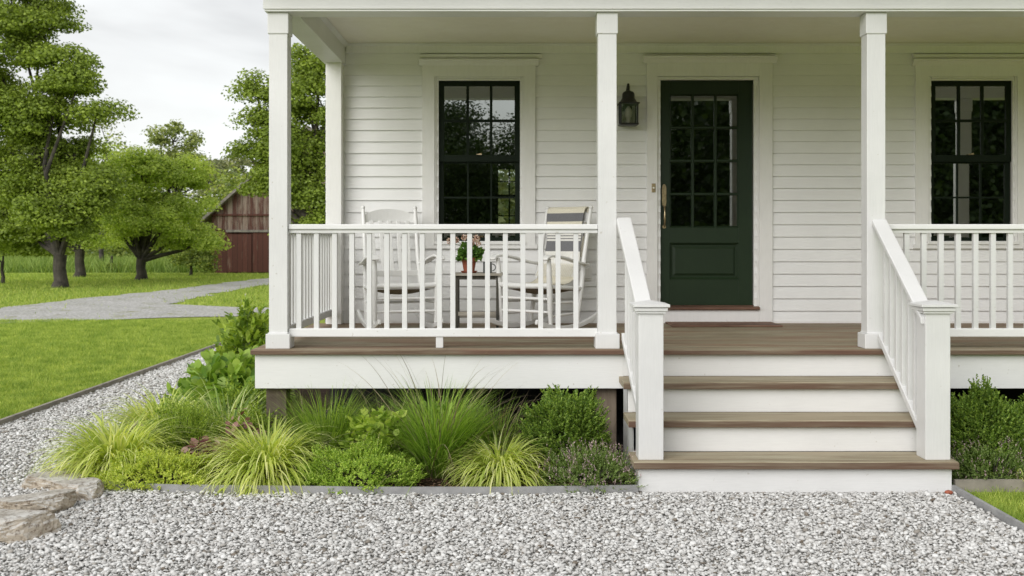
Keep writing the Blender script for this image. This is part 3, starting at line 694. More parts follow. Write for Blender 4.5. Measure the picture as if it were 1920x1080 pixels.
# stair railings
def stair_rail(xh, xn, label):
    w = .155; h = w/2; yn = 6.775
    n = MB(); n.box(xn-h, xn+h, yn, yn+w, tz[0], 1.118)
    o = n.build('stair_railing', M['white'], house, bevel=.004, label=label)
    c = MB(); yc = yn+h
    c.box(xn-h-.014, xn+h+.014, yc-h-.014, yc+h+.014, 1.108, 1.124); c.box(xn-h-.024, xn+h+.024, yc-h-.024, yc+h+.024, 1.124, 1.145)
    c.hexa([(xn-h-.036,yc-h-.036,1.148),(xn+h+.036,yc-h-.036,1.148),(xn+h+.036,yc+h+.036,1.148),(xn-h-.036,yc+h+.036,1.148)],
           [(xn-h-.036,yc-h-.036,1.166),(xn+h+.036,yc-h-.036,1.166),(xn+h+.036,yc+h+.036,1.166),(xn-h-.036,yc+h+.036,1.166)])
    e = .015
    c.add([(xn-h-.034,yc-h-.034,1.166),(xn+h+.034,yc-h-.034,1.166),(xn+h+.034,yc+h+.034,1.166),(xn-h-.034,yc+h+.034,1.166),(xn-e,yc-e,1.186),(xn+e,yc-e,1.186),(xn+e,yc+e,1.186),(xn-e,yc+e,1.186)],
          [(0,1,5,4),(1,2,6,5),(2,3,7,6),(3,0,4,7),(4,5,6,7)])
    c.build('newel_cap', M['white'], o, bevel=.003)
    y1, y2 = yn+w-.01, 7.80
    zt = lambda y: 1.712 - (7.72-y)*.682
    ye = 7.74 if xh < 1.5 else 7.719
    kx = -.052 if xh < 1.5 else 0
    xc_ = lambda y: xh + (y-7.33)*kx
    def sloped(hw, up, dn, ya_, yb_):
        A, B = xc_(ya_), xc_(yb_)
        m = MB(); m.hexa([(A-hw,ya_,zt(ya_)-dn),(A+hw,ya_,zt(ya_)-dn),(B+hw,yb_,zt(yb_)-dn),(B-hw,yb_,zt(yb_)-dn)],
                         [(A-hw,ya_,zt(ya_)-up),(A+hw,ya_,zt(ya_)-up),(B+hw,yb_,zt(yb_)-up),(B-hw,yb_,zt(yb_)-up)]); return m
    sloped(.052, 0, .04, yn+.02, ye).build('handrail', M['white'], o, bevel=.006)
    sloped(.022, .0405, .075, yn+w, ye).build('sub_rail', M['white'], o, bevel=.002)
    DB = .765
    sloped(.026, DB, DB+.05, yn+w, 7.67).build('bottom_rail', M['white'], o, bevel=.003)
    for k in range(6):
        y = yn+w+.075+k*.113
        a_, b_ = y-.0175, y+.0175
        xq = xc_(y)
        m = MB(); m.hexa([(xq-.0175,a_,zt(a_)-DB-.004),(xq+.0175,a_,zt(a_)-DB-.004),(xq+.0175,b_,zt(b_)-DB-.004),(xq-.0175,b_,zt(b_)-DB-.004)],
                         [(xq-.0175,a_,zt(a_)-.074),(xq+.0175,a_,zt(a_)-.074),(xq+.0175,b_,zt(b_)-.074),(xq-.0175,b_,zt(b_)-.074)])
        m.build('baluster', M['white'], o, bevel=.002)
    return o
stair_rail(.812, .862, 'left stair railing'); stair_rail(2.592, 2.64, 'right stair railing')
#PART2

# ------------------------------------------------------------------ porch things
# wall lantern
LX, LY = XX(1178, 9.98), 9.97
lz0, lz1 = ZZ(235, LY), ZZ(196, LY)
lan = empty('wall_lantern', (LX, YW, lz0), 'black metal wall lantern with glass panes beside the door', 'wall lantern')
def taper(mb, c, r0, z0, r1, z1, mi=0):
    a = [(c[0]-r0,c[1]-r0,z0),(c[0]+r0,c[1]-r0,z0),(c[0]+r0,c[1]+r0,z0),(c[0]-r0,c[1]+r0,z0)]
    b = [(c[0]-r1,c[1]-r1,z1),(c[0]+r1,c[1]-r1,z1),(c[0]+r1,c[1]+r1,z1),(c[0]-r1,c[1]+r1,z1)]
    mb.hexa(a, b, mi)
m = MB(); hw = .062
for sx in (-1,1):
    for sy in (-1,1):
        m.hexa([(LX+sx*(hw+.012)-.007,LY+sy*(hw+.012)-.007,lz0+.012),(LX+sx*(hw+.012)+.007,LY+sy*(hw+.012)-.007,lz0+.012),(LX+sx*(hw+.012)+.007,LY+sy*(hw+.012)+.007,lz0+.012),(LX+sx*(hw+.012)-.007,LY+sy*(hw+.012)+.007,lz0+.012)],
               [(LX+sx*(hw+.014)-.007,LY+sy*(hw+.014)-.007,lz1),(LX+sx*(hw+.014)+.007,LY+sy*(hw+.014)-.007,lz1),(LX+sx*(hw+.014)+.007,LY+sy*(hw+.014)+.007,lz1),(LX+sx*(hw+.014)-.007,LY+sy*(hw+.014)+.007,lz1)])
taper(m, (LX,LY), .072, lz0-.004, .088, lz0+.004); taper(m, (LX,LY), .088, lz0+.004, .084, lz0+.016)
taper(m, (LX,LY), .094, lz1, .094, lz1+.012)
m.build('frame', M['black'], lan, bevel=.002)
m = MB(); m.lathe((LX,LY,lz1+.012), [(.092,0),(.078,.012),(.066,.032),(.058,.045),(.056,.085),(.046,.102),(.022,.112),(.012,.118),(.001,.12)], 20)
m.tube([(LX,LY,lz1+.12),(LX,LY,lz1+.165),(LX,LY+.012,lz1+.185),(LX,YW-.02,lz1+.15),(LX,YW-.02,lz1+.07)], [.012,.013,.012,.010,.010], 8)
m.build('cap', M['black'], lan, smooth=True)
m = MB(); m.box(LX-.045, LX+.045, YW-.03, YW-.008, lz1-.05, lz1+.11); m.tube([(LX,YW-.02,lz1+.02),(LX,LY+.04,lz1+.03)], .012); m.build('bracket', M['black'], lan, bevel=.004)
m = MB()
g_ = hw+.012
for (ax, ay, bx, by) in ((-g_,-g_,g_,-g_),(g_,-g_,g_,g_),(g_,g_,-g_,g_),(-g_,g_,-g_,-g_)):
    m.add([(LX+ax,LY+ay,lz0+.014),(LX+bx,LY+by,lz0+.014),(LX+bx,LY+by,lz1),(LX+ax,LY+ay,lz1)], [(0,1,2,3)])
m.build('glass', M['glass_l'], lan)
m = MB(); m.lathe((LX,LY,lz0+.02), [(.016,0),(.016,.03),(.03,.06),(.036,.09),(.028,.125),(.012,.15),(.001,.155)], 14); m.build('bulb', M['bulb'], lan, smooth=True)

# rocking chairs (front faces -Y, floor at z = 0)
def rocking_chair(label, loc, rz):
    root = bpy.data.objects.new('rocking_chair', None); COL.objects.link(root)
    props(root, label, 'rocking chair', 'white porch rocking chairs')
    mt = M['chair']
    zr = lambda y: .022 + (y-.02)**2*.42
    bk = lambda z: .20 + (z-.12)*.235        # y of the back posts at height z
    for s in (-1, 1):
        m = MB(); m.sweep([(s*.265, y, zr(y)) for y in np.linspace(-.40,.52,15)], .014, .021); m.build('runner', mt, root, bevel=.006, smooth=True)
        m = MB(); m.tube([(s*.265,-.20,zr(-.2)+.01),(s*.268,-.215,.16),(s*.27,-.222,.30),(s*.27,-.228,.40),(s*.272,-.235,.52),(s*.275,-.24,.612)], [.016,.021,.025,.025,.022,.016], 12); m.build('front_leg', mt, root, smooth=True)
        p = [(s*.255, .20, zr(.2)+.01)] + [(s*(.25-.012*(z>.5)+.0*z), bk(z), z) for z in (.12,.38,.6,.85,1.04)]
        m = MB(); m.tube(p, [.016,.020,.022,.020,.018,.016], 12); m.ico((s*.238, bk(1.055), 1.055), .019); m.build('back_post', mt, root, smooth=True)
        # arm: flat board rising to the front and rolling over
        ap = [(s*.268,bk(.56)+.01,.555),(s*.272,.16,.575),(s*.276,.0,.61),(s*.28,-.14,.632),(s*.28,-.24,.634),(s*.28,-.29,.622),(s*.28,-.315,.60)]
        m = MB(); m.sweep(ap, .034, .010); m.build('arm', mt, root, bevel=.006, smooth=True)
    m = MB(); cp = []
    n = 14
    fr = []; 
    for k in range(n+1):
        u = -1+2*k/n; x = u*.232; dy = .035*(1-u*u)
        zt = .985+.062*(1-u*u)**.8; zb = .925+.0*(1-u*u)
        fr.append((x, bk(.98)+dy, zb, zt))
    for k in range(n):
        a, b = fr[k], fr[k+1]
        m.hexa([(a[0],a[1]-.008,a[2]),(b[0],b[1]-.008,b[2]),(b[0],b[1]+.008,b[2]),(a[0],a[1]+.008,a[2])],[(a[0],a[1]+.006,a[3]),(b[0],b[1]+.006,b[3]),(b[0],b[1]+.022,b[3]),(a[0],a[1]+.022,a[3])])
    m.build('crest_rail', mt, root)
    m = MB(); m.box(-.235,.235,bk(.47)-.006,bk(.47)+.014,.445,.50); m.build('lower_rail', mt, root, bevel=.005)
    for k in range(5):
        x = (-2+k)*.082; u = x/.232; dy = .033*(1-u*u)
        m = MB(); m.sweep([(x*.92, bk(.49)+.004, .49),(x*.96,bk(.7)+.012+dy*.5,.70),(x, bk(.94)+.002+dy,.94)], .017, .006); m.build('slat', mt, root, bevel=.003)
    # seat frame and woven seat
    m = MB()
    m.tube([(-.27,-.222,.385),(-.1,-.235,.380),(.1,-.235,.380),(.27,-.222,.385)], .024, 12)
    m.tube([(-.248,.245,.352),(.248,.245,.352)], .016, 10)
    for s in (-1,1): m.tube([(s*.268,-.222,.375),(s*.25,.24,.350)], .018, 10)
    m.build('seat_frame', mt, root, smooth=True)
    V = []; Fq = []; nx, ny = 14, 14
    for layer in (0, 1):
        for j_ in range(ny+1):
            v = j_/ny; y = -.225+v*.465; hwx = .262*(1-v)+.245*v
            for i_ in range(nx+1):
                u = i_/nx*2-1
                z = .392-.034*v - .022*(1-u*u)*math.sin(math.pi*v) if layer == 0 else .352-.02*v-.045*(1-u*u)*math.sin(math.pi*v)
                V.append((u*hwx, y, z))
    S = (nx+1)*(ny+1)
    for layer in (0,1):
        for j_ in range(ny):
            for i_ in range(nx):
                a = layer*S+j_*(nx+1)+i_; q = (a,a+1,a+nx+2,a+nx+1); Fq.append(q if layer == 0 else q[::-1])
    npmesh('woven_seat', V, Fq, M['rush'], root, smooth=True, local=True)
    def st(name, a, b, r):
        m = MB(); a = Vector(a); b = Vector(b); m.tube([a, a.lerp(b,.3), a.lerp(b,.5), a.lerp(b,.7), b], [r*.8,r,r*1.1,r,r*.8], 10); m.build(name, mt, root, smooth=True)
    st('stretcher', (-.268,-.222,.275), (.268,-.222,.275), .013); st('stretcher', (-.266,-.212,.165), (.266,-.212,.165), .013)
    st('stretcher', (-.25,bk(.22),.22), (.25,bk(.22),.22), .011)
    for s in (-1,1):
        st('stretcher', (s*.268,-.222,.24), (s*.25,bk(.22),.235), .011); st('stretcher', (s*.266,-.21,.13), (s*.25,bk(.13),.14), .011)
    root.location = loc; root.rotation_euler = (0,0,rz)
    return root
ch1 = rocking_chair('white slatted rocking chair under the window, bare without a blanket', (XX(750,9.42), 9.42, DZ), R(19))
ch2 = rocking_chair('white rocking chair with a striped blanket over its back', (XX(1013,9.42), 9.42, DZ), R(-39))
# blanket draped over the right chair's back (a thing of its own, world space)
bk = lambda z: .20 + (z-.12)*.235
path = []
path += [(.30, .395), (.235,.44)]
for z in np.linspace(.50, 1.0, 22): path.append((bk(z)-.012+ (.018 if .55<z<.9 else 0), z))
path = [(.09,.385),(.16,.40),(.225,.43)] + path[2:]
path += [(bk(1.03)+.0,1.046),(bk(1.03)+.022,1.060),(bk(1.03)+.048,1.052)]
for z in np.linspace(1.02,.62,12): path.append((bk(z)+.045+.01*math.sin(z*20), z))
V=[];Fq=[];mi=[]
nu = 16
acc = 0; accs=[0]
for a,b in zip(path[:-1], path[1:]): acc += math.hypot(b[0]-a[0], b[1]-a[1]); accs.append(acc)
Mx = Matrix.Translation(ch2.location) @ Matrix.Rotation(ch2.rotation_euler[2], 4, 'Z')
rows=[]
def pt_at(s):
    for i in range(len(path)-1):
        if accs[i+1] >= s:
            t = (s-accs[i])/max(1e-6, accs[i+1]-accs[i]); return (path[i][0]*(1-t)+path[i+1][0]*t, path[i][1]*(1-t)+path[i+1][1]*t)
    return path[-1]
NS = int(acc/.0085)
for r_ in range(NS+1):
    s = acc*r_/NS; y, z = pt_at(s)
    for k in range(nu+1):
        u = k/nu*2-1
        dy = -.010*math.sin(u*7+s*3)*(.3+.7*(z<.9)) - .035*(1-u*u)*0
        off = .030*(1-u*u) if .5 < z < 1.045 else .01
        x = u*(.195+.01*math.sin(s*9)) + .012*math.sin(s*5)
        V.append(tuple(Mx @ Vector((x, y+dy+off-.02, z))))
zs_of = [pt_at(acc*(r_+.5)/NS) for r_ in range(NS)]
half = acc*0.62
for r_ in range(NS):
    s = acc*(r_+.5)/NS; y, z = pt_at(s)
    # stripes by distance along the cloth
    if s < .16: m_ = 0
    else: m_ = 2
    front = s < accs[-14]
    if front:
        if .665 < z < .755: m_ = 1
        elif .775 < z < .855 and int((z-.775)/.0115) % 2 == 0: m_ = 1
        elif .855 <= z < .93: m_ = 0
        elif .93 <= z < 1.005: m_ = 1
        elif z >= 1.005: m_ = 0
    else: m_ = 1 if .8 < z < .9 else 0
    for k in range(nu):
        a = r_*(nu+1)+k; Fq.append((a,a+1,a+nu+2,a+nu+1)); mi.append(m_)
bl = npmesh('throw_blanket', V, Fq, [M['cloth_cream'], M['cloth_grey'], M['cloth_white']], None, mi, smooth=True)
sd = bl.modifiers.new('thickness','SOLIDIFY'); sd.thickness = .007; sd.offset = 0
props(bl, 'cream blanket with grey stripes draped over the right rocking chair', 'blanket')
fg = MB()
for k in range(34):
    u = -1+2*k/33; x = u*.19
    for q in range(2):
        p0 = Mx @ Vector((x+.003*q, .085, .387)); p1 = Mx @ Vector((x+random.uniform(-.006,.006), .03, .392)); p2 = Mx @ Vector((x+random.uniform(-.01,.01), -.02, .386))
        fg.tube([p0,p1,p2], [.003,.0035,.0015], 5)
fg.build('fringe', M['cloth_cream'], bl); fg = MB()
for k in range(20):
    u = -1+2*k/19; x = u*.185
    p0 = Mx @ Vector((x, bk(.52)-.03, .56)); p1 = Mx @ Vector((x+.004, .17,.45)); fg.tube([p0,p1], [.0035,.0035], 5)
fr_ = fg.build('fringe', M['cloth_cream'], bl)

# side table
TX0, TX1, TY = XX(846,9.36), XX(942,9.36), 9.36
TZ = ZZ(512.5, TY)
tab = empty('side_table', ((TX0+TX1)/2, TY+.16, DZ), 'small weathered wood side table with dark legs between the chairs', 'side table')
m = MB()
for k in range(4): m.box(TX0, TX1, TY+k*.085, TY+k*.085+.082, TZ-.022, TZ)
m.build('tabletop', M['table'], tab, bevel=.003)
for (x, dx) in ((TX0+.035,-.0),(TX1-.055,.0)):
    for y in (TY+.03, TY+.29):
        m = MB(); m.box(x, x+.022, y, y+.022, DZ, TZ-.0225); m.build('leg', M['leg'], tab, bevel=.002)
m = MB(); m.box(TX0+.058, TX1-.056, TY+.033, TY+.05, TZ-.055, TZ-.023); m.build('apron', M['leg'], tab)
m = MB(); m.box(TX0+.058, TX1-.056, TY+.034, TY+.05, DZ+.115, DZ+.15); m.box(TX0+.058, TX1-.056, TY+.292, TY+.308, DZ+.08, DZ+.10); m.build('stretcher', M['table'], tab, bevel=.002)
# mug
MXc, MYc = XX(914,9.47), 9.47
mug = MB(); mug.lathe((MXc,MYc,TZ+.0005), [(.001,0),(.034,0),(.038,.006),(.039,.092),(.037,.096),(.035,.092),(.033,.012),(.001,.010)], 24)
mg = mug.build('mug', M['mug'], None, smooth=True); props(mg, 'dark grey ceramic mug on the side table', 'mug')
hh = MB(); hh.tube([(MXc+.036+.034*math.sin(a)*1.0, MYc, TZ+.048+.030*math.cos(a)) for a in np.linspace(0.15, math.pi-.15, 10)], .0045, 8); hh.build('handle', M['mug'], mg, smooth=True)
# potted geranium
PX, PY = XX(879.5,9.47), 9.47
pot = empty('potted_geranium', (PX,PY,TZ), 'geranium with blush flower heads in a terracotta pot on the table', 'potted plant')
m = MB(); m.lathe((PX,PY,TZ+.014), [(.001,0),(.046,0),(.062,.088),(.072,.088),(.075,.118),(.068,.120),(.062,.106),(.001,.104)], 28); m.build('pot', M['terracotta'], pot, smooth=True)
m = MB(); m.lathe((PX,PY,TZ+.0005), [(.001,0),(.060,0),(.074,.016),(.070,.018),(.058,.008),(.001,.008)], 28); m.build('saucer', M['terracotta'], pot, smooth=True)

# ------------------------------------------------------------------ plant generators (all leaves are real faces)
def unit(v): return v/np.maximum(1e-9, np.linalg.norm(v, axis=-1, keepdims=True))
def leaf_faces(P, D, Nn, Ln, Wd, fold=.18):
    """diamond leaves, folded on the midrib: P base, D direction, Nn up"""
    n = len(P); D = unit(D); S = unit(np.cross(D, Nn)); U = np.cross(S, D)
    Ln = np.broadcast_to(Ln, n)[:,None]; Wd = np.broadcast_to(Wd, n)[:,None]
    mid = P + D*Ln*.5
    V = np.stack([P, mid+S*Wd*.5+U*Wd*fold, P+D*Ln-U*Ln*.08, mid-S*Wd*.5+U*Wd*fold], 1).reshape(-1,3)
    b = np.arange(n)[:,None]*4
    Fc = np.concatenate([b+np.array([[0,1,2]]), b+np.array([[0,2,3]])], 1).reshape(-1,3)
    return V, Fc
def broad_faces(P, D, Nn, Ln, Wd, cup=.12):
    """rounded leaves, 9 points each"""
    n = len(P); D = unit(D); S = unit(np.cross(D, Nn)); U = np.cross(S, D)
    Ln = np.broadcast_to(Ln, n)[:,None]; Wd = np.broadcast_to(Wd, n)[:,None]
    prof = [(0,0,0),(.18,.34,.3),(.45,.5,.5),(.75,.36,.25),(1,0,-.5),(.75,-.36,.25),(.45,-.5,.5),(.18,-.34,.3),(.5,0,0)]
    V = np.stack([P + D*Ln*a + S*Wd*b_ + U*Wd*cup*c for a,b_,c in prof], 1).reshape(-1,3)
    b = np.arange(n)[:,None]*9
    tri = np.array([[8,i,(i+1)%8] for i in range(8)]).ravel()[None]
    Fc = (b+tri).reshape(-1,3); return V, Fc
def blades(base, az, th0, bend, Ln, Wd, seg=6, taper=.7):
    """arching strips"""
    n = len(base); ds = 1/seg
    pos = base.copy(); pts = [pos.copy()]; 
    for i in range(seg):
        th = th0 + bend*((i+.5)*ds)**1.5
        d = np.stack([np.cos(az)*np.sin(th), np.sin(az)*np.sin(th), np.cos(th)], 1)
        pos = pos + d*(Ln*ds)[:,None]; pts.append(pos.copy())
    tw = az + math.pi/2 + rng.normal(0, .35, n)
    S = np.stack([np.cos(tw), np.sin(tw), np.zeros(n)], 1)
    V = []
    for i, p in enumerate(pts):
        wv = Wd*(max(.02, (1-(i/seg)**2.2))*(.55+.45*min(1, i/1.5)))
        V += [p - S*wv[:,None]*.5, p + S*wv[:,None]*.5]
    V = np.stack(V, 1).reshape(-1,3); k = 2*(seg+1)
    b = (np.arange(n)*k)[:,None]
    Fc = np.concatenate([b+np.array([[2*i,2*i+1,2*i+3,2*i+2]]) for i in range(seg)], 1).reshape(-1,4)
    return V, Fc
def tuft(x, y, n, length, spread, th_sd=.5, bend=1.6, width=.008, base_r=.06, z0=.01, seg=6):
    az = rng.uniform(0, 2*math.pi, n); r = base_r*np.sqrt(rng.uniform(0,1,n))
    base = np.stack([x+np.cos(az)*r, y+np.sin(az)*r, np.full(n, z0)], 1)
    az2 = az + rng.normal(0,.5,n)
    th0 = np.abs(rng.normal(spread, th_sd, n)).clip(0, 1.25)
    L_ = length*rng.uniform(.6, 1.08, n); 
    return blades(base, az2, th0, bend*rng.uniform(.5,1.2,n), L_, width*rng.uniform(.6,1.2,n), seg)
def cat(parts):
    V = []; Fc = []; o = 0
    for v, f in parts: V.append(v); Fc.append(f+o); o += len(v)
    return np.concatenate(V), np.concatenate(Fc)
def sprigs(P, D, slen, nleaf, llen, lwid, ang=.7, jit=.25, broad=False):
    """leafy shoots: leaves set round each shoot"""
    n = len(P); D = unit(D)
    t = np.tile(np.linspace(.08, 1, nleaf), n); Pr = np.repeat(P, nleaf, 0); Dr = np.repeat(D, nleaf, 0)
    sl = np.repeat(np.broadcast_to(slen, n), nleaf)
    a = rng.uniform(0, 2*math.pi, n*nleaf)
    ref = np.where(np.abs(Dr[:,2:3])<.9, np.array([[0,0,1.]]), np.array([[1.,0,0]]))
    A = unit(np.cross(Dr, ref)); B = np.cross(Dr, A)
    out = A*np.cos(a)[:,None] + B*np.sin(a)[:,None]
    an = (ang*(1.1-.7*t))[:,None]
    d = unit(Dr*np.cos(an)+out*np.sin(an) + rng.normal(0,jit,(n*nleaf,3)))
    p = Pr + Dr*(sl*t)[:,None]
    L_ = llen*rng.uniform(.7,1.2,n*nleaf)*(1.05-.35*t)
    fn = broad_faces if broad else leaf_faces
    return fn(p, d, unit(Dr*.5+np.array([[0,0,.8]])+rng.normal(0,.2,(n*nleaf,3))), L_, lwid*rng.uniform(.8,1.2,n*nleaf)*(1.05-.3*t))
def dome(x, y, rx, ry, rz, n, z0=.0, lo=-.05, inner=.35, lump=.18, seed=0):
    """points through a lumpy dome and their outward directions"""
    d = unit(rng.normal(0,1,(n,3))); d[:,2] = np.abs(d[:,2])*(1)+lo
    d = unit(d)
    l = 1 + lump*(np.sin(d[:,0]*5+seed)*np.cos(d[:,1]*6+seed*2)+.6*np.sin(d[:,2]*9+d[:,0]*8+seed))
    rr = (1-inner*rng.uniform(0,1,n)**1.6)*l
    P = np.stack([x+d[:,0]*rx*rr, y+d[:,1]*ry*rr, z0+d[:,2]*rz*rr], 1)
    return P, unit(d*np.array([[1,1,1.0]])+np.array([[0,0,.25]])+rng.normal(0,.22,(n,3)))
def bed(px, py): Y = EYE*F/(py-450); return XX(px,Y), Y
def grass_clump(name, label, cat_, group, x, y, mat, n, length, spread, **kw):
    V, Fc = tuft(x, y, n, length, spread, **kw)
    V[:,2] = np.maximum(V[:,2], .012)
    e = empty(name, (x,y,0), label, cat_, group)
    npmesh('blades', V, Fc, mat, e); return e
# geranium foliage and flowers
n = 420
P, D = dome(PX, PY, .095, .085, .115, n, TZ+.12, inner=.7, lump=.2, seed=3)
v, f = broad_faces(P, unit(D+rng.normal(0,.5,(n,3))), unit(np.array([[0,-.6,.8]])+rng.normal(0,.45,(n,3))), rng.uniform(.028,.045,n), rng.uniform(.03,.045,n))
npmesh('foliage', v, f, M['geran'], pot)
for (px, py, r) in ((843,452,.026),(856,450,.022),(871,445,.027),(893,447,.032),(885,456,.02),(897,456,.022)):
    cx, cy, cz = XX(px,PY-.05), PY-.05+random.uniform(-.03,.03), ZZ(py,PY-.05)
    d = unit(rng.normal(0,1,(70,3))); P = np.array([cx,cy,cz])+d*r*.7
    v, f = broad_faces(P, unit(d+rng.normal(0,.5,(70,3))), d, np.full(70,.014), np.full(70,.014))
    fo = npmesh('flower_head', v, f, M['flower_g'], pot)
    m = MB(); m.tube([(cx,cy,cz-.01),((cx+PX)/2,PY-.02,(cz+TZ+.2)/2),(PX,PY,TZ+.15)], .0025, 5); m.build('stem', M['stem'], fo)
# ------------------------------------------------------------------ planting bed
HK = 'mounds of yellow-green forest grass'
def hk(label, x, y, n, length, **kw):
    return grass_clump('forest_grass', label, 'ornamental grass', HK, x, y, M['hakone'], int(n*1.7), length, .62, th_sd=.5, bend=kw.pop('bend', 2.5), width=.018, base_r=kw.pop('base_r', .15), seg=8, **kw)
hk('yellow-green grass mound arching over the flat stones at the left end of the bed', XX(222,7.30), 7.30, 900, .56)
hk('yellow-green grass mound spilling over the edging below the left porch pier', XX(500,7.06), 7.06, 760, .56, base_r=.10, bend=2.3)
hk('yellow-green grass mound in front of the boxwood, beside the tall fountain grass', XX(938,7.04), 7.04, 560, .44, base_r=.08)
hk('yellow-green grass mound against the side gravel path, farthest back of its kind', XX(305,8.35), 8.35, 700, .60, base_r=.16)
grass_clump('variegated_grass', 'cream-striped grass clump beside the deck corner', 'ornamental grass', None, XX(428,8.0), 8.0, M['varieg'], 420, .62, .42, th_sd=.3, bend=1.6, width=.014, base_r=.12)
grass_clump('green_grass', 'upright fine green grass clump to the right of the left porch pier', 'ornamental grass', None, XX(612,7.42), 7.42, M['fescue'], 1300, .62, .28, th_sd=.24, bend=1.1, width=.006, base_r=.10)
fo = grass_clump('fountain_grass', 'tall green fountain grass with tan seed stems at the centre of the bed', 'ornamental grass', None, XX(822,7.22), 7.22, M['fountain'], 2000, .68, .30, th_sd=.27, bend=1.25, width=.0065, base_r=.11)
V, Fc = tuft(XX(822,7.22), 7.20, 120, 1.05, .42, th_sd=.32, bend=1.5, width=.0065, base_r=.12, seg=10)
npmesh('seed_stems', V, Fc, M['plume'], fo)
def plume_clump(px, py_, Y, label, n, ln):
    e = empty('plume_grass', (XX(px,Y),Y,0), label, 'ornamental grass', 'tan-plumed grasses under the porch edge')
    V, Fc = tuft(XX(px,Y), Y, n, ln, .5, th_sd=.4, bend=1.6, width=.005, base_r=.08, seg=8)
    npmesh('seed_stems', V, Fc, M['plume'], e)
    V, Fc = tuft(XX(px,Y), Y, n*2, ln*.7, .3, th_sd=.3, bend=1.2, width=.006, base_r=.09, seg=6)
    npmesh('blades', V, Fc, M['fescue'], e)
plume_clump(725, 0, 7.50, 'tan-plumed grass behind the chartreuse broadleaf plant', 150, .80)
plume_clump(930, 0, 7.46, 'tan-plumed grass between the fountain grass and the boxwood', 150, .78)
plume_clump(575, 0, 7.56, 'thin tan-plumed grass beside the left porch pier', 60, .72)

def shrubby(name, label, cat_, group, x, y, rx, ry, rz, ns, slen, nleaf, ll, lw, mat, part='foliage', z0=.03, tips=None, stems=True, **kw):
    e = empty(name, (x,y,0), label, cat_, group)
    P, D = dome(x, y, rx, ry, rz, ns, z0, seed=kw.pop('seed', 1), inner=kw.pop('inner', .4), lump=kw.pop('lump', .15))
    v, f = sprigs(P - D*slen*.4, D, slen*rng.uniform(.6,1.1,ns), nleaf, ll, lw, **kw)
    v[:,2] = np.maximum(v[:,2], .012)
    npmesh(part, v, f, mat, e)
    if stems:
        m = MB()
        for i in range(0, ns, max(1, ns//26)):
            p = P[i]; m.tube([(x+(p[0]-x)*.15, y+(p[1]-y)*.15, .01), (x+(p[0]-x)*.6, y+(p[1]-y)*.6, p[2]*.55), tuple(p)], [.006,.004,.002], 5)
        m.build('stem', M['bark_b'], e)
    if tips:
        k, mt, sz = tips
        sel = rng.choice(ns, k, replace=True); T = P[sel] + D[sel]*slen*.55 + rng.normal(0,.008,(k,3))
        T = T[T[:,2] > .05]; k = len(T)
        v, f = sprigs(T, np.tile([[0,-.1,1.]], (k,1))+rng.normal(0,.3,(k,3)), np.full(k,sz*3), 6, sz, sz*.8, ang=1.0)
        npmesh('flowers', v, f, mt, e)
    return e
shrubby('stonecrop', 'low chartreuse stonecrop mat between the two nearest yellow-green grasses', 'ground cover', None, XX(300,6.94), 6.94, .37, .22, .17, 2200, .05, 9, .016, .011, M['sedum'], ang=1.1, lump=.22, inner=.25)
shrubby('stonecrop', 'darker low stonecrop mat creeping over the edging left of the bare mulch', 'ground cover', None, XX(668,6.93), 6.93, .37, .25, .20, 2200, .055, 9, .016, .011, M['sedum_d'], ang=1.1, lump=.25, inner=.3, seed=4)
shrubby('stonecrop', 'small stonecrop tuft hanging over the edging by the dark mat', 'ground cover', None, XX(600,6.84), 6.84, .16, .09, .09, 260, .05, 9, .015, .010, M['sedum_d'], ang=1.1, lump=.25, seed=9)
shrubby('boxwood', 'round boxwood shrub in front of the right-hand porch pier', 'shrub', 'boxwood shrubs', XX(1058,7.31), 7.31, .30, .29, .50, 2600, .10, 15, .024, .015, M['box'], seed=2, lump=.12, inner=.35, ang=.85)
shrubby('boxwood', 'boxwood shrub right beside the right stair newel', 'shrub', 'boxwood shrubs', XX(1838,7.28), 7.28, .29, .29, .52, 2600, .10, 15, .024, .015, M['box'], seed=5, lump=.12, inner=.35, ang=.85)
shrubby('boxwood', 'boxwood shrub at the right edge of the picture', 'shrub', 'boxwood shrubs', XX(1960,7.33), 7.33, .36, .3, .48, 2600, .10, 15, .024, .015, M['box'], seed=6, lump=.12, inner=.35, ang=.85)
shrubby('catmint', 'mounded catmint with faded pink flowers left of the steps', 'flowering plant', 'catmint mounds', XX(1108,6.92), 6.92, .31, .25, .20, 900, .09, 12, .016, .009, M['mint'], tips=(430, M['flower_p'], .011), ang=.9, seed=7)
shrubby('catmint', 'catmint with faded pink flowers under the boxwood right of the steps', 'flowering plant', 'catmint mounds', XX(1860,7.0), 7.0, .36, .2, .20, 900, .09, 12, .016, .009, M['mint'], tips=(260, M['flower_p'], .011), ang=.9, seed=8)
shrubby('feathery_shrub', 'mid-green feathery mound behind the stonecrop', 'shrub', None, XX(350,7.58), 7.58, .27, .25, .38, 900, .14, 16, .032, .006, M['feathery'], ang=.6, seed=3, inner=.5)
shrubby('coral_bells', 'dark purple-leaved plant between the feathery mound and a grass clump', 'foliage plant', None, XX(388,7.18), 7.18, .20, .14, .20, 130, .05, 2, .065, .055, M['heuch'], broad=True, ang=.9, stems=False)
shrubby('coral_bells', 'second purple-leaved plant at the foot of the left porch pier', 'foliage plant', None, XX(452,7.5), 7.5, .17, .13, .30, 90, .06, 2, .055, .045, M['heuch'], broad=True, ang=.9, stems=False, seed=5)
shrubby('dry_flower_plant', 'low plant with flat dried brown flower heads', 'flowering plant', None, XX(262,7.75), 7.75, .13, .11, .22, 420, .04, 6, .014, .012, M['dryhead'], ang=1.2, lump=.08, inner=.2)
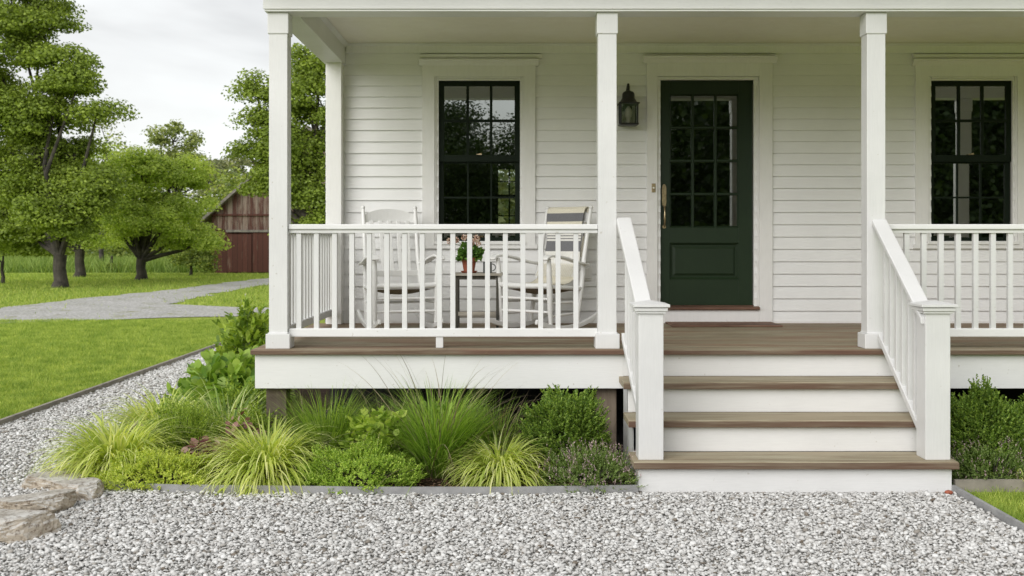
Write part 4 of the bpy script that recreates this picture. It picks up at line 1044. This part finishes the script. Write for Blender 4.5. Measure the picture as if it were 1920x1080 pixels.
shrubby('broadleaf_perennial', 'chartreuse broadleaf plant left of the fountain grass', 'foliage plant', None, XX(712,7.26), 7.26, .24, .2, .38, 300, .07, 4, .07, .06, M['broad_y'], broad=True, ang=1.0, seed=2, lump=.06)
shrubby('broadleaf_perennial', 'glossy broadleaf clump hiding behind the fountain grass', 'foliage plant', None, XX(812,7.46), 7.46, .16, .12, .40, 150, .1, 4, .06, .03, M['broad'], broad=True, ang=.8, seed=3)
shrubby('hosta', 'broad green hosta clump beside the porch deck on the house side', 'foliage plant', 'hostas along the side of the porch', XX(435,9.0), 9.0, .34, .4, .52, 170, .1, 3, .15, .11, M['broad'], broad=True, ang=.9, seed=4)
shrubby('hosta', 'broad green hosta clump nearest the side gravel path', 'foliage plant', 'hostas along the side of the porch', XX(378,9.5), 9.5, .30, .3, .34, 120, .1, 3, .13, .10, M['broad'], broad=True, ang=.9, seed=6)
shrubby('leafy_shrub', 'tall leafy shrub with tiny cream flowers beside the porch corner', 'shrub', None, XX(474,10.6), 10.6, .26, .5, .84, 330, .28, 12, .10, .05, M['feathery'], broad=True, ang=.9, seed=1, inner=.6, tips=(26, M['flower_w'], .02))
shrubby('leafy_shrub', 'lower leafy shrub farther along the house side', 'shrub', None, XX(452,12.0), 12.0, .26, .5, .55, 220, .22, 10, .09, .045, M['feathery'], broad=True, ang=.9, seed=6, inner=.6)
for (px, Y, r, h, lb) in ((478,7.72,.22,.34,'small green filler plant in the corner below the deck edge'),(455,8.5,.25,.40,'green filler plant behind the striped grass'),(330,8.0,.22,.30,'green filler plant beside the dried flower heads'),(880,7.5,.22,.36,'dark green filler plant right behind the fountain grass'),(655,7.45,.2,.34,'dark green filler plant between the fine grass and the broadleaf plant')):
    shrubby('leafy_plant', lb, 'foliage plant', 'green filler plants', XX(px,Y), Y, r, .2, h, 330, .12, 10, .034, .018, M['feathery'] if px < 500 else M['box'], ang=.9, seed=px)
V, Fc = tuft(XX(1912,6.98), 6.98, 26, .40, .9, th_sd=.3, bend=1.2, width=.012, base_r=.03)
V2 = npmesh('blades', V, Fc, M['hakone'], empty('forest_grass', (XX(1945,6.98),6.98,0), 'few yellow grass blades at the far right edge of the bed', 'ornamental grass', HK))
# mulch chips
n = 5200
P = np.stack([rng.uniform(-3.05,.8,n), 6.8+1.1*rng.uniform(0,1,n)**1.3, rng.uniform(.014,.03,n)], 1)
a = rng.uniform(0,2*math.pi,n)
v, f = leaf_faces(P, np.stack([np.cos(a),np.sin(a),rng.normal(0,.25,n)],1), unit(np.array([[0,0,1.]])+rng.normal(0,.3,(n,3))), rng.uniform(.015,.04,n), rng.uniform(.005,.012,n))
props(npmesh('mulch', v, f, M['brown']), 'red-brown bark mulch on the bed', None, None, 'stuff')

# ------------------------------------------------------------------ gravel stones
def stone_protos(k=10):
    out = []
    t = (1+5**.5)/2
    bv = unit(np.array([(-1,t,0),(1,t,0),(-1,-t,0),(1,-t,0),(0,-1,t),(0,1,t),(0,-1,-t),(0,1,-t),(t,0,-1),(t,0,1),(-t,0,-1),(-t,0,1)], float))
    bf = np.array([(0,11,5),(0,5,1),(0,1,7),(0,7,10),(0,10,11),(1,5,9),(5,11,4),(11,10,2),(10,7,6),(7,1,8),(3,9,4),(3,4,2),(3,2,6),(3,6,8),(3,8,9),(4,9,5),(2,4,11),(6,2,10),(8,6,7),(9,8,1)])
    for i in range(k):
        v = bv*rng.uniform(.68,1.22,(12,1))*np.array([[1,rng.uniform(.6,.95),rng.uniform(.32,.52)]])
        out.append(v)
    return out, bf
SP, SF = stone_protos(14)
def rotmats(n, tilt):
    a = rng.uniform(0,2*math.pi,n); b = rng.normal(0,tilt,n); c = rng.normal(0,tilt,n)
    ca,sa,cb,sb,cc,sc_ = np.cos(a),np.sin(a),np.cos(b),np.sin(b),np.cos(c),np.sin(c)
    Rz = np.zeros((n,3,3)); Rz[:,0,0]=ca;Rz[:,0,1]=-sa;Rz[:,1,0]=sa;Rz[:,1,1]=ca;Rz[:,2,2]=1
    Rx = np.zeros((n,3,3)); Rx[:,0,0]=1;Rx[:,1,1]=cb;Rx[:,1,2]=-sb;Rx[:,2,1]=sb;Rx[:,2,2]=cb
    Ry = np.zeros((n,3,3)); Ry[:,1,1]=1;Ry[:,0,0]=cc;Ry[:,0,2]=sc_;Ry[:,2,0]=-sc_;Ry[:,2,2]=cc
    return np.matmul(Rz, np.matmul(Rx, Ry))
def scatter_stones(P, size):
    n = len(P); Rm = rotmats(n, .33); k = rng.integers(0, len(SP), n)
    B = np.array(SP)[k]*size[:,None,None]
    V = np.einsum('nij,nkj->nki', Rm, B) + P[:,None,:]
    Fc = (np.arange(n)[:,None,None]*12 + SF[None]).reshape(-1,3)
    return V.reshape(-1,3), Fc
def grid_pts(x0,x1,y0,y1,s):
    nx, ny = int((x1-x0)/s), int((y1-y0)/s)
    X, Y_ = np.meshgrid(np.arange(nx)*s+x0, np.arange(ny)*s+y0)
    X = X.ravel()+rng.uniform(-.5,.5,X.size)*s; Y_ = Y_.ravel()+rng.uniform(-.5,.5,Y_.size)*s
    return X, Y_
def edgeY(x):   # front edge of the bed
    return np.interp(x, [-2.9,-2.58,-2.2,-1.5,-.8,0,.8], [6.95,6.83,6.74,6.70,6.665,6.665,6.72])
def bedX(y): return np.interp(y, [6.83,7.2,7.6,9,17.5], [-2.62,-2.95,-3.05,-3.15,-3.2])
parts_ = []
X, Y_ = grid_pts(-3.3, 2.74, 4.75, 6.95, .0150)
ok = np.where(X < -2.58, True, Y_ < edgeY(X)-.012) & ((X < .78)|(Y_ < 6.735)) & ~((X < -2.58)&(Y_ > 6.95)) & (X > -.49*Y_-.1) & (X < 2.70) & (X < .478*Y_+.1)
X, Y_ = X[ok], Y_[ok]
s = rng.gamma(4.5, .0104/4.5, len(X)).clip(.004,.024)
parts_.append(scatter_stones(np.stack([X,Y_,rng.uniform(.006,.022,len(X))],1), s))
X, Y_ = grid_pts(-4.29, -2.6, 6.95, 10.5, .021)
ok = (X < bedX(Y_)-.0) & (X > -.49*Y_-.1); X, Y_ = X[ok], Y_[ok]
parts_.append(scatter_stones(np.stack([X,Y_,rng.uniform(.006,.022,len(X))],1), rng.gamma(9, .0135/9, len(X)).clip(.007,.023)))
X, Y_ = grid_pts(-4.29, -2.9, 10.5, 17.4, .028)
ok = (X < bedX(Y_)-.0); X, Y_ = X[ok], Y_[ok]
parts_.append(scatter_stones(np.stack([X,Y_,rng.uniform(.006,.022,len(X))],1), rng.gamma(9, .017/9, len(X)).clip(.009,.028)))
v, f = cat(parts_)
props(npmesh('gravel', v, f, M['gravel']), 'pale grey crushed stone', None, None, 'stuff')
print('stones', len(f)//20)

# edging strips
def strip(name, label, pts, th, h, mat, cat_='edging', z0=-.02):
    m = MB(); n = len(pts)
    nr = []
    for i in range(n):
        a = Vector((*pts[max(0,i-1)],0)); b = Vector((*pts[min(n-1,i+1)],0)); t = (b-a).normalized(); nr.append(Vector((-t.y,t.x,0)))
    for i in range(n-1):
        a0 = Vector((*pts[i],0)); b0 = Vector((*pts[i+1],0))
        q = [a0, b0, b0+nr[i+1]*th, a0+nr[i]*th]
        m.hexa([(p.x,p.y,z0) for p in q], [(p.x,p.y,h) for p in q])
    o = m.build(name, mat); props(o, label, cat_, 'garden edging strips'); return o
strip('garden_edging', 'grey metal edging along the front of the planting bed', [(x, float(edgeY(x))) for x in np.linspace(-2.55,.775,24)], .012, .058, M['edging'])
strip('garden_edging', 'long grey edging between the lawn and the side gravel path', [(-4.30, y) for y in np.linspace(17.3,3.5,20)], .035, .06, M['edging_w'])
strip('garden_edging', 'edging running towards the viewer beside the right-hand lawn', [(2.715, y) for y in np.linspace(3.5,6.76,8)], -.022, .05, M['edging'])
strip('garden_edging', 'short worn timber edging in front of the right-hand bed', [(x, 6.78) for x in np.linspace(2.75,5.5,8)], .03, .075, M['edging_w'])
ch = MB(); ch.ico((2.66,6.70,.03), .026); o = ch.build('brick_chip', M['terracotta']); o.scale = (1,.8,.55); o.location = (0, 1.3, .01); props(o, 'small rust-red stone lying by the right foot of the steps', 'stone')

# flat border stones
def boulder(label, x, y, sx, sy, sz, rz, seed):
    bm_ = __import__('bmesh').new(); bmesh = __import__('bmesh')
    bmesh.ops.create_icosphere(bm_, subdivisions=5, radius=1)
    off = Vector((seed*3.1, seed*1.7, seed*.9)); rs = random.Random(seed*11)
    pl_ = [(Vector((0,0,1)), .62)]
    for k in range(16):
        a = rs.uniform(0, 6.283); e_ = rs.uniform(-.5,.55); nv = Vector((math.cos(a)*math.cos(e_), math.sin(a)*math.cos(e_), math.sin(e_))); pl_.append((nv, rs.uniform(.66,.88)))
    for v in bm_.verts:
        d = v.co.normalized()
        p = Vector([math.copysign(abs(c)**.7, c) for c in d])*1.08
        for nv, dd in pl_:
            t = p.dot(nv)-dd
            if t > 0: p -= nv*t*.97
        led = .035*mnoise.noise(Vector((d.x*1.5,d.y*1.5,p.z*7))+off)*(1 if abs(p.z) < .58 else .1)
        p *= 1 + led + .03*mnoise.noise(p*4+off)*(.4 if p.z > .55 else 1) + .030*mnoise.noise(p*9+off) + .020*mnoise.noise(p*19+off) + .012*mnoise.noise(p*40+off)
        v.co = Vector((p.x*sx, p.y*sy, p.z*sz))
    me = bpy.data.meshes.new('border_stone'); bm_.to_mesh(me); bm_.free()
    o = link_mesh('border_stone', me, M['rock']); o.location = (x, y, sz*.45); o.rotation_euler = (R(random.uniform(-4,4)), R(random.uniform(-5,5)), rz)
    props(o, label, 'stone', 'flat stones at the end of the bed')
boulder('flat grey stone farthest back, against the yellow-green grass', -2.88, 6.90, .24, .16, .075, R(12), 1)
boulder('brown-edged stone touching the end of the metal edging', -2.61, 6.64, .175, .17, .095, R(35), 2)
boulder('rounded grey stone between its neighbours, second from the front', -2.73, 6.24, .22, .16, .095, R(18), 3)
boulder('pale flat-topped stone cut off by the left edge of the picture', -2.66, 5.74, .25, .22, .115, R(35), 4)

# ------------------------------------------------------------------ lawn blades
def lawn_pts(n, f):
    pts = []
    while sum(len(p) for p in pts) < n:
        X = rng.uniform(-11, 4, 60000); Y_ = rng.uniform(5, 24, 60000)
        ok = f(X, Y_); pts.append(np.stack([X[ok],Y_[ok]],1))
    return np.concatenate(pts)[:n]
_lat = rng.uniform(0,1,(256,256))
def vnoise(x, y):
    xi = np.floor(x).astype(int); yi = np.floor(y).astype(int); fx = x-xi; fy = y-yi; fx = fx*fx*(3-2*fx); fy = fy*fy*(3-2*fy)
    g_ = lambda i, j: _lat[i%256, j%256]
    return (g_(xi,yi)*(1-fx)+g_(xi+1,yi)*fx)*(1-fy)+(g_(xi,yi+1)*(1-fx)+g_(xi+1,yi+1)*fx)*fy
def grass_mesh(P, hgt, wid, z=0.):
    n = len(P); a = rng.uniform(0,2*math.pi,n); ln = rng.uniform(.3,1.,n)*hgt*(.45+1.1*(.5*vnoise(P[:,0]*3,P[:,1]*3)+.5*vnoise(P[:,0]*8,P[:,1]*8))); le = rng.normal(0,.5,(n,2))*ln[:,None]
    b = np.stack([P[:,0],P[:,1],np.full(n,z)],1); s = np.stack([np.cos(a),np.sin(a),np.zeros(n)],1)*wid*.5
    t = b + np.stack([le[:,0],le[:,1],ln],1)
    V = np.stack([b-s,b+s,t],1).reshape(-1,3); return V, np.arange(3*n).reshape(-1,3)
pA = lawn_pts(170000, lambda X,Y_: (X < -4.34)&(X > -.48*Y_-.2)&(Y_ < 21.2)&(Y_ > 8.8)&(rng.uniform(0,1,len(Y_)) < (10/np.maximum(Y_,9))**1.5))
pB = lawn_pts(9000, lambda X,Y_: (X > 2.75)&(X < 4)&(Y_ > 5.5)&(Y_ < 6.76))
va = grass_mesh(pA, .062, .008); vb = grass_mesh(pB, .06, .005)
Xc = rng.uniform(-26,-5,70000); Yc = rng.uniform(22,52,70000)
t_ = (Yc < 50.5)&(Xc > -.48*Yc)
dp = np.array(drv); ins = np.zeros(len(Xc), bool); j_ = len(dp)-1
for i_ in range(len(dp)):
    c_ = ((dp[i_,1] > Yc) != (dp[j_,1] > Yc)) & (Xc < (dp[j_,0]-dp[i_,0])*(Yc-dp[i_,1])/(dp[j_,1]-dp[i_,1]+1e-9)+dp[i_,0]); ins ^= c_; j_ = i_
ok = t_ & (~ins | (rng.uniform(0,1,len(Xc)) < .015))
vc = grass_mesh(np.stack([Xc[ok],Yc[ok]],1), .11, .022)
v, f = cat([va, vb, vc])
props(npmesh('grass', v, f, M['lawnb']), 'mown green lawn grass', None, None, 'stuff')
# meadow of tall grass in front of the trees
n = 26000
Xm = rng.uniform(-30,-11,n); Ym = 52+ rng.uniform(0,14,n)
v, f = grass_mesh(np.stack([Xm,Ym],1), .75, .06)
props(npmesh('tall_grass', v, f, M['meadow']), 'tall pale meadow grass beyond the lawn', None, None, 'stuff')

# ------------------------------------------------------------------ trees
def cluster_leaves(C, r, nper, lsize, flat=.5, up=.9):
    n = len(C)*nper
    c = np.repeat(C, nper, 0); rr = np.repeat(r, nper)[:,None]
    d = rng.normal(0,.5,(n,3)); q_ = np.linalg.norm(d,axis=1,keepdims=True); d *= np.minimum(1, 1.05/np.maximum(q_,1e-6)); d[:,2] *= flat
    d[:,2] -= .25*(d[:,0]**2+d[:,1]**2)            # pads droop at the rim
    P = c + d*rr
    Nn = unit(np.array([[0,-.15,up*.55]])+d*1.5+rng.normal(0,.30,(n,3)))
    a = rng.uniform(0,2*math.pi,n); D = np.stack([np.cos(a),np.sin(a),rng.normal(-.15,.35,n)],1)
    return leaf_faces(P, D, Nn, lsize*rng.uniform(.6,1.25,n), lsize*.75*rng.uniform(.6,1.2,n), .12)
def tree(name, label, group, px, Y, trunk_w, fork_py, blobs, lsize, nper, cr, mat, bark, twigs=True, flat=.5, limbs=None, hollow=.45, base_py=None):
    x = XX(px, Y); e = empty(name, (x,Y,0), label, 'tree', group)
    fz = max(.8, ZZ(fork_py, Y)); C = []; rad = []; m = MB()
    tr = trunk_w/2
    m.tube([(x,Y,-.1),(x,Y,.05),(x+.02,Y,.25),(x-.03,Y,fz*.6),(x,Y,fz)], [tr*1.5,tr*1.35,tr*1.05,tr*.95,tr*1.0], 12)
    for bi, (bx, by, rx, ry, dY, rd, n) in enumerate(blobs):
        Yb = Y+dY; cx, cz = XX(bx,Yb), ZZ(by,Yb); s = Yb/F; RX, RZ = rx*s, ry*s
        d = unit(rng.normal(0,1,(n,3))); q = (hollow+(1-hollow)*rng.uniform(0,1,n)**.6)
        pts = np.array([cx,Yb,cz]) + d*q[:,None]*np.array([RX,rd,RZ])
        C.append(pts); rad.append(rng.uniform(.65,1.25,n)*cr)
        # limb
        a = Vector((x,Y,fz*.93)); b = Vector((cx,Yb,cz))
        md = a.lerp(b,.5) + Vector((random.uniform(-.1,.1)*(b-a).length, random.uniform(-.1,.1)*(b-a).length, -.04*(b-a).length+.1))
        path = [a, a.lerp(md,.5)+Vector((0,0,.02)), md, md.lerp(b,.6), b]
        r0 = tr*random.uniform(.45,.62)
        m.tube(path, [r0, r0*.85, r0*.65, r0*.4, r0*.2], 8)
        if twigs:
            for k in range(min(n, 26)):
                p1 = Vector(pts[k]); p0 = min((path[i].lerp(path[i+1], q_) for i in (1,2,3) for q_ in (.15,.5,.85)), key=lambda p: (p-p1).length)
                pm = p0.lerp(p1,.5)+Vector((random.uniform(-.15,.15),random.uniform(-.15,.15),random.uniform(-.1,.1)))*(p1-p0).length
                rr_ = r0*.22; m.tube([p0, pm, p1], [rr_, rr_*.6, rr_*.25], 5)
    m.build('trunk', bark, e, smooth=True)
    C = np.concatenate(C); rad = np.concatenate(rad)
    v, f = cluster_leaves(C, rad, nper, lsize, flat)
    v[:,2] = np.maximum(v[:,2], .05)
    npmesh('crown', v, f, mat, e); return e
G = 'trees beyond the driveway'
tree('maple_tree', 'big dense maple whose crown leaves the picture at the top left', G, 113, 35.6, .42, 478, [
    (10,-40,110,90,1,2.2,44),(-30,80,120,80,0,2.4,46),(75,50,55,55,0,1.2,16),(115,120,62,44,-.5,1.2,22),(150,150,44,24,-1,.7,8),(20,190,110,55,0,2,34),(90,230,75,50,0,1.6,26),(140,290,50,38,.3,1.2,12),
    (20,300,100,60,1,2.2,34),(70,350,90,42,1,2,24),(0,400,60,40,1,1.5,14),(50,-100,110,60,0,2,24),(110,385,80,45,-1.4,1.2,26),(175,330,45,34,-.6,1.1,12),(150,350,60,42,.5,1.3,16),(185,200,28,18,-.8,.6,4),(60,440,60,30,1.2,1.4,10)],
    .112, 440, .72, M['maple'], M['bark_b'], flat=.42)
tree('apple_tree', 'old apple tree with forked dark trunk in the middle of the far lawn', G, 265, 42.7, .38, 500, [
    (275,325,62,44,0,1.6,20),(345,315,40,26,0,1.2,9),(222,350,34,36,-.3,1.1,9),(250,375,50,34,-.5,1.2,10),(340,360,60,48,.2,1.5,17),(288,400,92,40,-.3,2,20),(350,430,40,34,0,1,9),(225,420,30,30,0,1,6),(260,300,50,26,0,1.2,8),(396,448,14,12,-.6,.4,3)],
    .11, 360, .58, M['apple'], M['bark_b'], flat=.45)
tree('apple_tree', 'twisted apple tree behind the maple trunk with thin upper twigs', G, 150, 46, .40, 470, [
    (150,330,60,50,0,1.6,14),(110,400,70,45,0,1.8,16),(190,420,50,40,0,1.3,10),(205,300,38,60,0,1,5),(60,430,60,35,0,1.6,12)],
    .11, 280, .65, M['apple'], M['bark_b'], flat=.6)
tree('sapling_tree', 'sparse tall tree showing bare twigs against the sky', G, 190, 58, .25, 400, [
    (200,260,40,50,0,1.2,9),(230,290,22,36,0,.9,4),(180,220,25,20,0,.7,4)], .17, 45, .7, M['tall'], M['bark_b'])
tree('ash_tree', 'tall open-crowned tree rising behind the apple trees', G, 325, 74, .5, 380, [
    (325,262,44,36,0,1.8,15),(300,250,18,18,0,.8,4),(350,290,28,22,0,1.2,6),(325,320,42,30,0,1.8,10)], .24, 110, .75, M['tall'], M['bark_b'])
tree('maple_tree', 'leafy maple beside the barn, partly hidden by the porch corner', G, 620, 37, .5, 500, [
    (600,110,50,34,0,1.2,10),(560,150,52,34,0,1.2,12),(610,200,60,45,0,1.5,16),(520,190,34,24,0,.8,7),(478,160,20,20,-.3,.5,4),(500,230,36,20,-.3,.8,6),
    (560,260,66,42,0,1.6,20),(490,290,34,24,-.4,.8,8),(460,275,14,10,-.4,.4,2),(560,330,70,45,0,1.6,22),(490,340,22,18,-.3,.6,5),(590,390,60,42,0,1.5,18),(660,300,80,90,.5,1.8,20),(570,440,50,40,.3,1.4,12)],
    .112, 380, .60, M['maple'], M['bark'], flat=.5)
for (px, Y, lb, bl_) in ((432,95,'far grey-green tree behind the barn roof',[(430,335,42,38,0,2.4,16),(450,300,18,14,0,1,4)]),(400,88,'far grey-green tree showing left of the barn',[(398,330,34,36,0,2,14),(385,305,20,20,0,1,4)]),(480,100,'far grey-green tree above the barn roof by the porch',[(480,330,40,34,0,2.4,14)])):
    tree('far_tree', lb, 'grey-green trees behind the barn', px, Y, .4, 400, bl_, .28, 110, .95, M['far'], M['bark_b'], twigs=False)
sb_ = lambda name, label, px, Y, bl_, mat, ls, npr, cr: tree(name, label, 'bushes below the trees', px, Y, .12, 505, bl_, ls, npr, cr, mat, M['bark_b'], twigs=False)
for o_ in (
    sb_('round_bush', 'dark rounded bush beside the barn wall', 358, 48, [(355,478,34,26,0,.8,12),(385,480,18,26,0,.6,7)], M['woods'], .12, 150, .45),
    sb_('round_bush', 'low bush in the meadow grass between the two trunks', 210, 53, [(213,503,24,8,0,.5,6)], M['woods'], .11, 110, .35),
    sb_('round_bush', 'bush hanging at the left edge of the picture below the maple', 5, 39, [(10,440,45,30,0,1.2,12),(-30,470,50,30,0,1.2,10)], M['apple'], .13, 160, .5)):
    o_['category'] = 'bush'
def woods(name, label, mat, boxes, ls, nper, cr):
    C = []; rr = []
    for (x0,x1,y0,y1,ztop,n,lump) in boxes:
        X = rng.uniform(x0,x1,n); Yv = rng.uniform(y0,y1,n)
        zt = ztop*(1+lump*np.sin(X*.55+1)*np.cos(X*.23+2)+lump*.5*np.sin(X*1.7))
        C.append(np.stack([X,Yv,zt*rng.uniform(.02,1,n)**.8],1)); rr.append(rng.uniform(.7,1.3,n)*cr)
    C = np.concatenate(C); rr = np.concatenate(rr)
    v, f = cluster_leaves(C, rr, nper, ls, .7); v[:,2] = np.maximum(v[:,2], .0)
    props(npmesh(name, v, f, mat), label, None, None, 'stuff')
woods('woodland', 'mass of trees along the far edge of the meadow', M['woods'], [(-40,-13,66,74,4.6,330,.28),(-42,-10,86,98,6.4,260,.25)], .26, 110, 1.2)
woods('woodland', 'wall of trees across the road behind the viewer, seen in the window panes', M['darkwoods'], [(-20,-2,-34,-24,6.9,520,.22),(-2,6,-34,-24,6.4,200,.2)], .15, 300, 1.1)
woods('woodland', 'taller wall of trees behind the viewer to the right, seen in the door panes', M['darkwoods'], [(6,45,-34,-22,13,1200,.12)], .3, 90, 1.5)
woods('woodland', 'greenery behind the house, seen through the rear window', M['far'], [(-2.5,2.5,22,32,4.2,90,.2)], .2, 160, 1.2)

# ------------------------------------------------------------------ barn
BY = 51.7; bx0 = XX(397,BY); rdg = bx0+4.6; bx1 = rdg+4.6; ez = ZZ(404,BY)
barn = empty('barn', (rdg,BY,0), 'weathered red timber barn with sliding doors at the edge of the lawn', 'barn')
sl_ = .88; rz_ = ez+sl_*4.6
z1_ = ZZ(403.5,BY)
m = MB(); m.box(bx0, bx1, BY, BY+12, 0, z1_); m.build('wall', M['barn'], barn)
m = MB(); m.prism([(bx0,z1_+.002),(bx1,z1_+.002),(rdg,rz_)], BY-.06, BY+12, axis='y'); m.build('gable', M['barn_g'], barn)
m = MB(); zz = ZZ(433,BY); m.box(bx0+.02, bx1, BY-.05, BY-.001, zz+.05, z1_-.03); m.build('worn_boards', M['barn_g'], barn)
m = MB(); m.box(bx0, bx1, BY-.12, BY-.0, z1_-.03, z1_+.05); m.build('girt', M['barn'], barn)
m = MB()
for s in (-1,1):
    ex = rdg+s*5.0; exz = rz_-sl_*5.0
    a = [(rdg,BY-.45,rz_+.02),(ex,BY-.45,exz+.02),(ex,BY+12.4,exz+.02),(rdg,BY+12.4,rz_+.02)]
    m.hexa(a, [(p[0],p[1],p[2]+.16) for p in a])
m.build('roof', M['roofm'], barn)
m = MB(); m.box(XX(425,BY), bx1-.6, BY-.16, BY-.052, zz-.06, zz+.05); m.build('door_track', M['roofm'], barn)
for (pa, pb) in ((426,472.5),(474,521)):
    m = MB(); m.box(XX(pa,BY), XX(pb,BY), BY-.10, BY-.051, .05, ZZ(439 if pa < 430 else 436,BY)); m.build('door', M['barn'], barn)
